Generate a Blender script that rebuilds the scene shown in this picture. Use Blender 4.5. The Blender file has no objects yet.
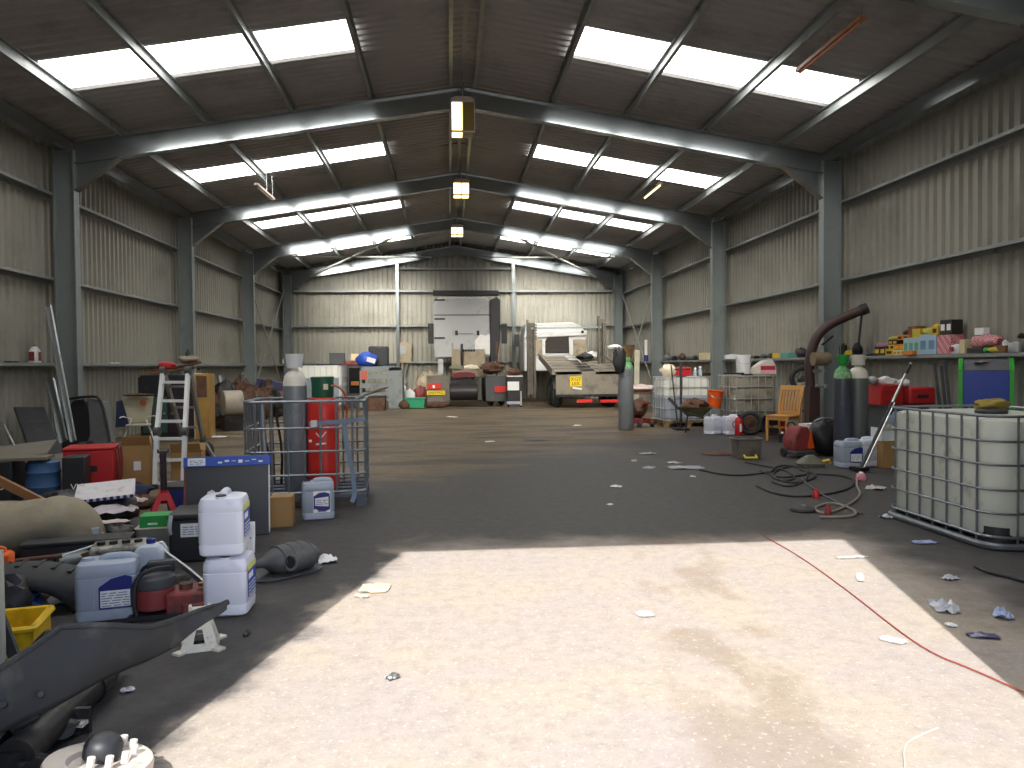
import bpy, bmesh, math, random
from mathutils import Vector, Matrix, Euler
PI = math.pi
SC = bpy.context.scene
COL = SC.collection
random.seed(7)

# ------------------------------------------------------------------ camera
F, YAW, PITCH, ROLL, CX, CH = 758.758, 0.082548, -0.024563, -0.008711, -0.29964, 1.44
def _basis():
    cy, sy, cp, sp = math.cos(YAW), math.sin(YAW), math.cos(PITCH), math.sin(PITCH)
    w = Vector((sy*cp, cy*cp, sp)); r = Vector((cy, -sy, 0)); u = r.cross(w)
    cr, sr = math.cos(ROLL), math.sin(ROLL)
    return r*cr + u*sr, u*cr - r*sr, w
CR, CU, CW = _basis()
CO = Vector((CX, 0, CH))
cam = bpy.data.cameras.new('camera'); cam.sensor_width = 36; cam.lens = F*36/1024; cam.clip_end = 300; cam.clip_start = .05
co = bpy.data.objects.new('camera', cam); COL.objects.link(co)
co.matrix_world = Matrix(((CR.x, CU.x, -CW.x, CO.x), (CR.y, CU.y, -CW.y, CO.y), (CR.z, CU.z, -CW.z, CO.z), (0, 0, 0, 1)))
SC.camera = co
# survey helpers: measured directions from the viewpoint give real positions on the ground or at a known distance
def _ray(x, y): return (x-512)/F*CR - (y-384)/F*CU + CW
def G(x, y, z=0):
    d = _ray(x, y); return CO + d*((z-CH)/d.z)
def P(x, y, Y):
    d = _ray(x, y); return CO + d*(Y/d.y)
def XP(x, y, X):
    d = _ray(x, y); return CO + d*((X-CX)/d.x)

# ------------------------------------------------------------------ materials
def lin(h):
    c = [int(h[i:i+2], 16)/255 for i in (0, 2, 4)]
    return tuple((v/12.92 if v <= .04045 else ((v+.055)/1.055)**2.4) for v in c)
MATS = {}
def mt(name, hexc, rough=.6, metal=0., var=.18, scale=6., bump=0., dirt=None, dscale=2.5, damt=.5, spec=None, coords='Object'):
    if name in MATS: return MATS[name]
    m = bpy.data.materials.new(name); m.use_nodes = True
    nt = m.node_tree; n = nt.nodes; L = nt.links; b = n['Principled BSDF']
    tc = n.new('ShaderNodeTexCoord'); c = lin(hexc)
    ns = n.new('ShaderNodeTexNoise'); ns.inputs['Scale'].default_value = scale; ns.inputs['Detail'].default_value = 5
    L.new(tc.outputs[coords], ns.inputs['Vector'])
    mx = n.new('ShaderNodeMix'); mx.data_type = 'RGBA'
    mx.inputs[6].default_value = tuple(v*(1-var) for v in c)+(1,); mx.inputs[7].default_value = tuple(min(1, v*(1+var)) for v in c)+(1,)
    L.new(ns.outputs['Fac'], mx.inputs[0]); out = mx.outputs[2]
    if dirt:
        nd = n.new('ShaderNodeTexNoise'); nd.inputs['Scale'].default_value = dscale; nd.inputs['Detail'].default_value = 8; nd.inputs['Roughness'].default_value = .65
        L.new(tc.outputs[coords], nd.inputs['Vector'])
        rp = n.new('ShaderNodeValToRGB'); rp.color_ramp.elements[0].position = 1-damt-.08; rp.color_ramp.elements[1].position = 1-damt+.12
        L.new(nd.outputs['Fac'], rp.inputs['Fac'])
        m2 = n.new('ShaderNodeMix'); m2.data_type = 'RGBA'; L.new(rp.outputs['Color'], m2.inputs[0]); L.new(out, m2.inputs[6]); m2.inputs[7].default_value = lin(dirt)+(1,)
        out = m2.outputs[2]
    L.new(out, b.inputs['Base Color'])
    b.inputs['Roughness'].default_value = rough; b.inputs['Metallic'].default_value = metal
    if spec is not None: b.inputs['Specular IOR Level'].default_value = spec
    if bump:
        bp = n.new('ShaderNodeBump'); bp.inputs['Strength'].default_value = bump; bp.inputs['Distance'].default_value = .02
        L.new(ns.outputs['Fac'], bp.inputs['Height']); L.new(bp.outputs['Normal'], b.inputs['Normal'])
    MATS[name] = m; return m
def checkm(name, h1, h2, sc):
    m = mt(name, h1); nt = m.node_tree; n = nt.nodes; b = n['Principled BSDF']
    tc = n.new('ShaderNodeTexCoord'); mp = n.new('ShaderNodeMapping'); mp.inputs['Rotation'].default_value = (.785, .4, .785); c = n.new('ShaderNodeTexChecker'); c.inputs['Scale'].default_value = sc
    c.inputs['Color1'].default_value = lin(h1)+(1,); c.inputs['Color2'].default_value = lin(h2)+(1,)
    nt.links.new(tc.outputs['Object'], mp.inputs[0]); nt.links.new(mp.outputs[0], c.inputs['Vector']); nt.links.new(c.outputs[0], b.inputs['Base Color']); return m
def contents(name, h1, h2, z):
    m = mt(name, h1, .4, 0, .05, 3, dirt=h1); nt = m.node_tree; n = nt.nodes; b = n['Principled BSDF']; src = b.inputs['Base Color'].links[0].from_socket
    tc = n.new('ShaderNodeTexCoord'); sp = n.new('ShaderNodeSeparateXYZ'); nt.links.new(tc.outputs['Object'], sp.inputs[0])
    c = n.new('ShaderNodeMath'); c.operation = 'LESS_THAN'; nt.links.new(sp.outputs[2], c.inputs[0]); c.inputs[1].default_value = z
    mx = n.new('ShaderNodeMix'); mx.data_type = 'RGBA'; nt.links.new(c.outputs[0], mx.inputs[0]); nt.links.new(src, mx.inputs[6]); mx.inputs[7].default_value = lin(h2)+(1,)
    nt.links.new(mx.outputs[2], b.inputs['Base Color']); return m
def emit(name, hexc, s):
    m = bpy.data.materials.new(name); m.use_nodes = True; nt = m.node_tree
    b = nt.nodes['Principled BSDF']; c = lin(hexc)+(1,)
    b.inputs['Base Color'].default_value = c; b.inputs['Emission Color'].default_value = c; b.inputs['Emission Strength'].default_value = s
    MATS[name] = m; return m

# ------------------------------------------------------------------ mesh builder
def rrect(w, d, r, n=4, cx=0, cy=0):
    r = min(r, w/2-1e-4, d/2-1e-4); o = []
    for k, (sx, sy) in enumerate(((1, 1), (-1, 1), (-1, -1), (1, -1))):
        for i in range(n+1):
            a = k*PI/2 + i/n*PI/2
            o.append((cx+sx*(w/2-r)+r*math.cos(a), cy+sy*(d/2-r)+r*math.sin(a)))
    return o
def hsh(*a):
    s = 0
    for i, v in enumerate(a): s += v*(12.9898+61.3*i)
    return (math.sin(s)*43758.5453) % 1
class MB:
    def __init__(s): s.v = []; s.f = []
    def add(s, vs, fs, M=None):
        b = len(s.v)
        s.v += [tuple(M @ Vector(p)) if M else tuple(p) for p in vs]
        s.f += [tuple(b+i for i in f) for f in fs]; return s
    def box(s, c, d, r=(0, 0, 0)):
        x, y, z = d[0]/2, d[1]/2, d[2]/2
        M = Matrix.Translation(c) @ Euler(r).to_matrix().to_4x4()
        return s.add([(-x,-y,-z),(x,-y,-z),(x,y,-z),(-x,y,-z),(-x,-y,z),(x,-y,z),(x,y,z),(-x,y,z)],
                     [(3,2,1,0),(4,5,6,7),(0,1,5,4),(1,2,6,5),(2,3,7,6),(3,0,4,7)], M)
    def b2(s, a, b):
        return s.box(((a[0]+b[0])/2, (a[1]+b[1])/2, (a[2]+b[2])/2), (abs(b[0]-a[0]), abs(b[1]-a[1]), abs(b[2]-a[2])))
    def beam(s, p0, p1, w, h, up=(0, 0, 1)):
        p0, p1 = Vector(p0), Vector(p1); d = p1-p0; L = d.length; d.normalize(); u = Vector(up)
        if abs(d.dot(u)) > .99: u = Vector((0, 1, 0))
        x = d.cross(u).normalized(); u = x.cross(d)
        vs = []
        for q in (p0, p1):
            for a, b in ((-1,-1),(1,-1),(1,1),(-1,1)): vs.append(q + x*(a*w/2) + u*(b*h/2))
        return s.add(vs, [(3,2,1,0),(4,5,6,7),(0,1,5,4),(1,2,6,5),(2,3,7,6),(3,0,4,7)])
    def sect(s, p0, p1, poly, up=(0, 0, 1)):
        """extrude a 2D section (x sideways, y up) from p0 to p1"""
        p0, p1 = Vector(p0), Vector(p1); d = (p1-p0).normalized(); u = Vector(up)
        x = d.cross(u).normalized(); u = x.cross(d); n = len(poly)
        vs = [q + x*a + u*b for q in (p0, p1) for a, b in poly]
        return s.add(vs, [tuple(range(n))[::-1], tuple(range(n, 2*n))] + [(i, (i+1) % n, n+(i+1) % n, n+i) for i in range(n)])
    def isec(s, p0, p1, H, B, tw=.012, tf=.02, up=(0, 0, 1)):
        h, b, t = H/2, B/2, tw/2
        return s.sect(p0, p1, [(-b,-h),(b,-h),(b,-h+tf),(t,-h+tf),(t,h-tf),(b,h-tf),(b,h),(-b,h),(-b,h-tf),(-t,h-tf),(-t,-h+tf),(-b,-h+tf)], up)
    def cyl(s, p0, p1, r0, r1=None, n=16, cap=True):
        r1 = r0 if r1 is None else r1
        p0, p1 = Vector(p0), Vector(p1); d = (p1-p0).normalized(); a = d.orthogonal().normalized(); b = d.cross(a); vs = []
        for q, r in ((p0, r0), (p1, r1)):
            for i in range(n):
                t = 2*PI*i/n; vs.append(q + a*(r*math.cos(t)) + b*(r*math.sin(t)))
        fs = [(i, (i+1) % n, n+(i+1) % n, n+i) for i in range(n)]
        if cap: fs += [tuple(range(n))[::-1], tuple(range(n, 2*n))]
        return s.add(vs, fs)
    def tube(s, pts, r, n=8, closed=False, smooth=0):
        pts = [Vector(p) for p in pts]
        if smooth:
            for _ in range(smooth):
                q = [] if closed else [pts[0]]; N = len(pts)
                for i in range(N if closed else N-1):
                    a, b = pts[i], pts[(i+1) % N]; q += [a*.75+b*.25, a*.25+b*.75]
                if not closed: q.append(pts[-1])
                pts = q
        N = len(pts); vs = []; pa = None
        for i, p in enumerate(pts):
            t = (pts[(i+1) % N]-pts[i-1]) if closed else (pts[min(i+1, N-1)]-pts[max(i-1, 0)])
            t = t.normalized() if t.length > 1e-9 else Vector((0, 0, 1))
            if pa is None: a = t.orthogonal().normalized()
            else:
                a = pa - t*pa.dot(t); a = a.normalized() if a.length > 1e-6 else t.orthogonal().normalized()
            pa = a; b = t.cross(a); rr = r[i*len(r)//N] if isinstance(r, (list, tuple)) else r
            for k in range(n):
                th = 2*PI*k/n; vs.append(p + a*(rr*math.cos(th)) + b*(rr*math.sin(th)))
        fs = []
        for i in range(N if closed else N-1):
            j = (i+1) % N
            fs += [(i*n+k, i*n+(k+1) % n, j*n+(k+1) % n, j*n+k) for k in range(n)]
        if not closed: fs += [tuple(range(n))[::-1], tuple(range((N-1)*n, N*n))]
        return s.add(vs, fs)
    def lathe(s, prof, n=24, M=None):
        vs = []; m = len(prof)
        for r, z in prof:
            for i in range(n):
                t = 2*PI*i/n; vs.append((r*math.cos(t), r*math.sin(t), z))
        fs = [(j*n+i, j*n+(i+1) % n, (j+1)*n+(i+1) % n, (j+1)*n+i) for j in range(m-1) for i in range(n)]
        if prof[0][0] > 1e-4: fs.append(tuple(range(n))[::-1])
        if prof[-1][0] > 1e-4: fs.append(tuple(range((m-1)*n, m*n)))
        return s.add(vs, fs, M)
    def loft(s, secs, n=4, M=None, cap=True):
        vs = []; k = 4*(n+1)
        for q in secs:
            z, w, d, r = q[:4]; cx, cy = (q[4], q[5]) if len(q) > 5 else (0, 0)
            vs += [(x, y, z) for x, y in rrect(w, d, r, n, cx, cy)]
        fs = [(j*k+i, j*k+(i+1) % k, (j+1)*k+(i+1) % k, (j+1)*k+i) for j in range(len(secs)-1) for i in range(k)]
        if cap: fs += [tuple(range(k))[::-1], tuple(range((len(secs)-1)*k, len(secs)*k))]
        return s.add(vs, fs, M)
    def prism(s, poly, t, M=None):
        """poly in local xz, extruded from y=0 to y=t"""
        n = len(poly)
        return s.add([(x, 0, z) for x, z in poly]+[(x, t, z) for x, z in poly],
                     [tuple(range(n)), tuple(range(n, 2*n))[::-1]]+[(i, n+i, n+(i+1) % n, (i+1) % n) for i in range(n)], M)
    def grid(s, fn, nu, nv, M=None):
        vs = [fn(i/nu, j/nv) for j in range(nv+1) for i in range(nu+1)]
        return s.add(vs, [(j*(nu+1)+i, j*(nu+1)+i+1, (j+1)*(nu+1)+i+1, (j+1)*(nu+1)+i) for j in range(nv) for i in range(nu)], M)
    def blob(s, c, d, seed=0, amp=.15, nu=14, nv=9, flat=None):
        vs = []; rnd = random.Random(seed); ph = [rnd.uniform(0, 6.28) for _ in range(6)]; fr = [rnd.choice((2, 3, 4, 5)) for _ in range(3)]
        for j in range(nv+1):
            th = PI*j/nv
            for i in range(nu):
                f = 2*PI*i/nu
                k = 1+amp*(.5*math.sin(fr[0]*f+ph[0])*math.sin(2*th+ph[3])+.35*math.sin(fr[1]*f+ph[1]+3*th)+.3*math.sin(fr[2]*f+ph[2]-4*th)+(rnd.random()-.5)*.5)
                x, y, z = math.sin(th)*math.cos(f)*k*d[0]/2, math.sin(th)*math.sin(f)*k*d[1]/2, math.cos(th)*k*d[2]/2
                if flat is not None: z = max(z, flat*d[2])
                vs.append((c[0]+x, c[1]+y, c[2]+z))
        return s.add(vs, [(j*nu+i, (j+1)*nu+i, (j+1)*nu+(i+1) % nu, j*nu+(i+1) % nu) for j in range(nv) for i in range(nu)])
    def torus(s, c, R, r, ax=(0, 0, 1), n=28, m=10):
        d = Vector(ax).normalized(); a = d.orthogonal().normalized(); b = d.cross(a); c = Vector(c)
        return s.tube([c + a*(R*math.cos(2*PI*i/n)) + b*(R*math.sin(2*PI*i/n)) for i in range(n)], r, m, True)
    def scrap(s, c, w, d, h, seed=0, n=6, rz=0):
        """a crumpled sheet lying on a surface, with its own folds"""
        rnd = random.Random(seed); z = [[rnd.random()**1.6 for _ in range(n+1)] for _ in range(n+1)]
        o = [[(rnd.uniform(-.25, .25)/n, rnd.uniform(-.25, .25)/n) for _ in range(n+1)] for _ in range(n+1)]
        def fn(u, v):
            i, j = round(u*n), round(v*n); dx, dy = o[j][i]
            e = min(u, 1-u, v, 1-v)
            return ((u-.5+dx)*w*(1-.3*abs(v-.5)), (v-.5+dy)*d*(1-.25*abs(u-.5)), .003+h*z[j][i]*(.25+1.3*e))
        M = Matrix.Translation(c) @ Matrix.Rotation(rz, 4, 'Z')
        s.grid(fn, n, n, M)
        k = (n+1)*(n+1); b = len(s.v)-k; s.v += [(x, y, z+.004) for x, y, z in s.v[b:b+k]]
        s.f += [tuple(i+k for i in f) for f in s.f[-n*n:]]
        return s
    def build(s, name, mat, parent=None, bev=0., ang=40, loc=None, rot=None, seg=2, sub=0, solid=0):
        me = bpy.data.meshes.new(name); bm = bmesh.new()
        vs = [bm.verts.new(p) for p in s.v]
        for f in s.f:
            try: bm.faces.new([vs[i] for i in f])
            except ValueError: pass
        bmesh.ops.remove_doubles(bm, verts=bm.verts, dist=1e-6)
        bmesh.ops.recalc_face_normals(bm, faces=bm.faces)
        bm.to_mesh(me); bm.free()
        for p in me.polygons: p.use_smooth = True
        me.set_sharp_from_angle(angle=math.radians(ang))
        if mat is not None: me.materials.append(mat)
        o = bpy.data.objects.new(name, me); COL.objects.link(o)
        if parent is not None: o.parent = parent
        if loc is not None: o.location = loc
        if rot is not None: o.rotation_euler = rot
        if solid:
            md = o.modifiers.new('s', 'SOLIDIFY'); md.thickness = solid; md.offset = 0
        if bev:
            md = o.modifiers.new('b', 'BEVEL'); md.width = bev; md.segments = seg; md.limit_method = 'ANGLE'; md.angle_limit = math.radians(38); md.harden_normals = False
        if sub:
            md = o.modifiers.new('u', 'SUBSURF'); md.levels = md.render_levels = sub
        return o

def tag(o, label=None, cat=None, group=None, kind=None):
    if label: o['label'] = label
    if cat: o['category'] = cat
    if group: o['group'] = group
    if kind: o['kind'] = kind
    return o
def thing(name, label, cat, loc=(0, 0, 0), rz=0., group=None, rot=None):
    o = bpy.data.objects.new(name, None); COL.objects.link(o); o.empty_display_size = .1
    o.location = loc; o.rotation_euler = rot if rot else (0, 0, rz)
    return tag(o, label, cat, group)
def struct(name, mb, m, label=None, **k): return tag(mb.build(name, m, **k), label, kind='structure')
def kids(o): return [c for c in bpy.data.objects if c.parent == o]
def copy_tree(o, parent=None):
    c = o.copy(); COL.objects.link(c)
    if parent is not None: c.parent = parent
    for ch in KID.get(o.name, []) or kids(o): copy_tree(ch, c)
    return c
KID = {}
def dup(o, loc, rz=None, label=None, group=None, scale=None):
    c = copy_tree(o); c.location = loc
    if rz is not None: c.rotation_euler = (0, 0, rz)
    if scale: c.scale = (scale,)*3 if not isinstance(scale, tuple) else scale
    if label: c['label'] = label
    if group: c['group'] = group
    return c
def text(name, body, size, mat, parent, loc, rot=(PI/2, 0, 0), ext=.0008, sx=1.):
    cu = bpy.data.curves.new(name, 'FONT'); cu.body = body; cu.size = size; cu.extrude = ext; cu.align_x = 'CENTER'; cu.align_y = 'CENTER'
    tmp = bpy.data.objects.new('tmp', cu); COL.objects.link(tmp); dg = bpy.context.evaluated_depsgraph_get()
    me = bpy.data.meshes.new_from_object(tmp.evaluated_get(dg)); bpy.data.objects.remove(tmp); bpy.data.curves.remove(cu)
    me.materials.clear(); me.materials.append(mat)
    o = bpy.data.objects.new(name, me); COL.objects.link(o); o.parent = parent; o.location = loc; o.rotation_euler = rot; o.scale = (sx, 1, 1)
    return o

# ------------------------------------------------------------------ palette
STEEL = mt('grey painted steel', '979ea1', .17, .72, .05, 3, dirt='7b8081', dscale=1.6, damt=.36)
COLM = mt('grey painted column', '889091', .42, .2, .06, 3, dirt='747a79', dscale=1.6, damt=.36)
STEELD = mt('galvanised steel', '8f9393', .45, .25, .12, 5, dirt='4d4a46', dscale=3, damt=.35)
CLAD = mt('cladding inner face', '98968c', .52, 0., .05, 1.2, dirt='807d73', dscale=.6, damt=.42)
ROOFM = mt('roof sheet inner face', 'aaa7a6', .6, 0., .06, 1.5, dirt='8f8b89', dscale=.7, damt=.4)
GALV = mt('galvanised tube', 'b0b5b8', .33, .85, .1, 14)
ALU = mt('aluminium', 'eceef0', .36, .2, .06, 10)
ALUD = mt('dull aluminium', '9da1a3', .45, .7, .1, 10)
BLACKP = mt('black plastic', '26272b', .5, 0, .2, 7, dirt='4a4744', dscale=4, damt=.33)
RUBBER = mt('rubber', '303134', .68, 0, .22, 9, bump=.15, dirt='53504c', dscale=5, damt=.36)
OILY = mt('oily black metal', '2d2c2e', .45, .4, .35, 8, bump=.3, dirt='5b5148', dscale=4, damt=.4)
DARKG = mt('dark grey plastic', '4c4e52', .55, 0, .15, 5, dirt='6e6963', dscale=3, damt=.36)
RUST = mt('rusty iron', '6a4b3c', .75, .3, .3, 12, bump=.3, dirt='38302b', dscale=4, damt=.45)
REDP = mt('red paint', 'c2262a', .42, 0, .12, 6, dirt='6d201f', dscale=4, damt=.34)
REDD = mt('dirty red paint', '8f3a3a', .55, 0, .2, 8, dirt='463433', dscale=5, damt=.44)
CARD = mt('cardboard', 'a98354', .8, 0, .1, 5, dirt='8c6a42', dscale=2, damt=.36)
WHITEP = mt('white plastic', 'e4e6ea', .42, 0, .04, 5, dirt='b9b8b4', dscale=3, damt=.32)
LILACP = mt('pale lilac white plastic', 'dcdfee', .4, 0, .04, 5, dirt='b3b3ba', dscale=5, damt=.34)
GREYCAN = mt('silver grey plastic', 'a5aec0', .42, 0, .05, 5, dirt='8d929d', dscale=5, damt=.34)
PAPER = mt('white paper', 'eeeef0', .7, 0, .05, 9)
BLUEL = mt('dark blue print', '232a78', .45, 0, .08, 9)
GREYPR = mt('grey print', '7d82a0', .6, 0, .08, 9)
BLUEP = mt('blue plastic', '2a4fb4', .4, 0, .15, 6)
YELLOWP = mt('yellow plastic', 'e8bd15', .42, 0, .1, 5, dirt='96781f', dscale=4, damt=.36)
ORANGE = mt('orange plastic', 'f0641c', .42, 0, .08, 5, dirt='b04a1c', dscale=4, damt=.28)
GREENP = mt('green plastic', '2fa04a', .45, 0, .12, 6)
DKGREEN = mt('dark green paint', '1f5a40', .45, 0, .15, 6)
WOOD = mt('pine wood', 'd09a58', .55, 0, .14, 9)
WOODD = mt('old brown wood', '8a6a45', .75, 0, .25, 6, dirt='54412d', dscale=3, damt=.45)
SILVER = mt('bright bare metal', 'd0d0d0', .28, .9, .1, 14)
# ================================================================== SETTING
ZA, SL = 6.66, .1643            # roof sheet apex and slope
WX, YF, YB = 7.25, 1.7, 32.05   # side walls, front wall, back wall
FR = [1.95, 7.8, 13.8, 19.8, 25.8, 31.8]
def zr(x): return ZA - SL*abs(x)

def trap(t, pitch=.2, h=.042):
    """trapezoidal sheet profile"""
    q = (t/pitch) % 1
    if q < .34: return 0.
    if q < .5: return h*(q-.34)/.16
    if q < .84: return h
    return h*(1-(q-.84)/.16)
def breaks(a, b, pitch=.2):
    o = [a]; k = math.floor(a/pitch)
    while k*pitch < b:
        for q in (0, .34, .5, .84):
            t = (k+q)*pitch
            if a+1e-4 < t < b-1e-4: o.append(t)
        k += 1
    return o+[b]
def profwall(pts_fn, a, b, pitch=.2):
    """vertical ribbed sheet: pts_fn(t, profile) -> (bottom, top)"""
    mb = MB(); ts = breaks(a, b, pitch); vs = []
    for t in ts:
        lo, hi = pts_fn(t, trap(t, pitch)); vs += [lo, hi]
    return mb.add(vs, [(2*i, 2*i+2, 2*i+3, 2*i+1) for i in range(len(ts)-1)])
for s, nm in ((-1, 'left'), (1, 'right')):
    struct('wall_'+nm, profwall(lambda t, p: ((s*(WX+.035-p), t, 0), (s*(WX+.035-p), t, zr(WX)+.02)), YF, YB), CLAD)
struct('wall_back', profwall(lambda t, p: ((t, YB+.035-p, 0), (t, YB+.035-p, zr(t)+.02)), -WX-.03, WX+.03), CLAD)
DW, DH = 1.79, 4.2
mb = MB()
for a, b, lo in ((-WX-.03, -DW, 0), (-DW, DW, DH), (DW, WX+.03, 0)):
    ts = [a, b] if a*b > 0 else [a, 0, b]
    for u, v in zip(ts, ts[1:]):
        mb.add([(u, YF, lo), (v, YF, lo), (v, YF, zr(v)), (u, YF, zr(u))], [(0, 1, 2, 3)])
struct('wall_front', mb, CLAD)
mb = MB()                       # outer skin and door reveals
for a, b, lo in ((-WX-.1, -DW, 0), (-DW, DW, DH), (DW, WX+.1, 0)):
    ts = [a, b] if a*b > 0 else [a, 0, b]
    for u, v in zip(ts, ts[1:]):
        mb.add([(u, YF-.1, lo), (v, YF-.1, lo), (v, YF-.1, zr(v)+.05), (u, YF-.1, zr(u)+.05)], [(0, 1, 2, 3)])
for s in (-1, 1): mb.add([(s*DW, YF-.1, 0), (s*DW, YF, 0), (s*DW, YF, DH), (s*DW, YF-.1, DH)], [(0, 1, 2, 3)])
mb.add([(-DW, YF-.1, DH), (DW, YF-.1, DH), (DW, YF, DH), (-DW, YF, DH)], [(0, 1, 2, 3)])
struct('wall_front_outside', mb, mt('dark green outer cladding', '3f5148', .55, 0, .05, 1.2))
# roof lights: three panels per slope per bay
SKY = [5.22, 11.12, 17.0, 22.9, 28.6]; SW = 1.0
PX = [.22, 1.63, 3.02, 4.49, 5.95, 6.85]
mb = MB()
def roofstrip(mb, y0, y1, x0, x1):
    ts = breaks(y0, y1, .2)
    vs = []
    for t in ts:
        p = trap(t)
        vs += [(x0, t, zr(x0)+p), (x1, t, zr(x1)+p)]
    mb.add(vs, [(2*i, 2*i+2, 2*i+3, 2*i+1) for i in range(len(ts)-1)])
for s in (-1, 1):
    y = YF
    for k in SKY:
        roofstrip(mb, y, k, 0, s*(WX+.1)); roofstrip(mb, k, k+SW, 0, s*PX[1]); roofstrip(mb, k, k+SW, s*PX[4], s*(WX+.1)); y = k+SW
    roofstrip(mb, y, YB+.1, 0, s*(WX+.1))
struct('ceiling', mb, ROOFM)
SKYL = emit('daylit roof light', 'fbfaf6', 5.4)
n = 0
for k in SKY:
    for s in (-1, 1):
        for i in range(3):
            n += 1; mb = MB(); roofstrip(mb, k, k+SW, s*PX[1+i], s*PX[2+i]); struct('window_%d' % n, mb, SKYL)
# portal frames
for i, y in enumerate(FR):
    for s in (-1, 1):
        mb = MB(); mb.isec((s*6.875, y, 0), (s*6.875, y, 5.22), .35, .19, up=(1, 0, 0))
        mb.box((s*6.875, y, .015), (.5, .34, .03)); struct('column', mb, COLM)
        mb = MB(); H = .36; zc = lambda x: 6.45-.19-SL*abs(x)
        mb.isec((0, y, zc(0)), (s*6.72, y, zc(6.72)), H, .17)
        x1, x0 = 6.7, 5.95; za, zb = zc(x1)-.18, zc(x0)-.18    # haunch
        zl = 4.52
        mb.prism([(s*x1, za), (s*x1, zl), (s*x0, zb)], .014, Matrix.Translation((0, y-.007, 0)))
        mb.beam((s*x1, y, zl), (s*x0, y, zb), .17, .016)
        mb.box((s*.012, y, zc(0)-.02), (.022, .19, .5))
        for q in (1.63, 3.02, 4.49, 5.95): mb.box((s*q, y, zc(q)+.21), (.09, .1, .08))
        struct('rafter', mb, STEEL)
# purlins, rails
for s in (-1, 1):
    for q in PX[:5]:
        mb = MB(); z = zr(q)-.115
        mb.sect((s*q, YF, z), (s*q, YB, z), [(-.03,-.09),(.032,-.09),(.032,-.075),(-.015,-.085),(-.015,.085),(.03,.085),(.03,.1),(-.03,.1)] if s < 0 else
                [(.03,-.09),(.03,.1),(-.03,.1),(-.03,.085),(.015,.085),(.015,-.085),(-.032,-.075),(-.032,-.09)])
        struct('roof_purlin', mb, STEELD)
    mb = MB(); mb.sect((s*6.98, YF, 5.33), (s*6.98, YB, 5.33), [(-.12,-.11),(.12,-.11),(.12,.13),(-.12,.13)]); struct('eaves_beam', mb, STEEL)
    for z in (1.55, 3.02, 4.47):
        w = .2 if z > 2 else .26
        mb = MB(); mb.sect((s*(7.245-w/2), YF, z), (s*(7.245-w/2), YB, z), [(-w/2,-.012),(-w/2,-.05),(-w/2+.012,-.05),(-w/2+.012,-.012),(w/2-.012,-.012),(w/2-.012,-.1),(w/2,-.1),(w/2,0),(-w/2,0)]
            if s > 0 else [(w/2,0),(-w/2,0),(-w/2,-.1),(-w/2+.012,-.1),(-w/2+.012,-.012),(w/2-.012,-.012),(w/2-.012,-.05),(w/2,-.05),(w/2,-.012)])
        struct('wall_rail', mb, STEELD)
mb = MB(); mb.box((0, (YF+YB)/2, ZA-.015), (.07, YB-YF, .015)); struct('ridge_trim', mb, ROOFM)
for x in (-2.4, 2.42):
    mb = MB(); mb.isec((x, 31.8, 0), (x, 31.8, zr(x)-.6), .2, .13, up=(0, 1, 0)); struct('gable_post', mb, STEEL)
for z, xs in ((1.6, (-6.7, 6.7)), (3.12, (-6.7, 6.7)), (4.56, (-6.7, 6.7)), (5.5, (-2.35, 2.35))):
    mb = MB(); mb.beam((xs[0], 31.93, z), (xs[1], 31.93, z), .2, .07); struct('gable_rail', mb, STEELD)
# wind bracing of the end bay
BR = mt('pale steel angle', 'aeb0a8', .5, .4, .1, 6)
for s in (-1, 1):
    m = BR if s > 0 else STEELD
    for a, b in (((25.9, .15), (31.6, 4.6)), ((31.6, .15), (25.9, 4.6))):
        mb = MB(); mb.beam((s*6.95, a[0], a[1]), (s*6.95, b[0], b[1]), .09, .02, up=(1, 0, 0)); struct('wall_brace', mb, m)
    for a, b in (((25.9, 5.9), (31.6, 1.0)), ((25.9, 2.2), (31.6, 5.9))):
        mb = MB(); mb.beam((s*a[1], a[0], 6.1-SL*a[1]), (s*b[1], b[0], 6.1-SL*b[1]), .09, .05); struct('roof_brace', mb, BR)

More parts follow.
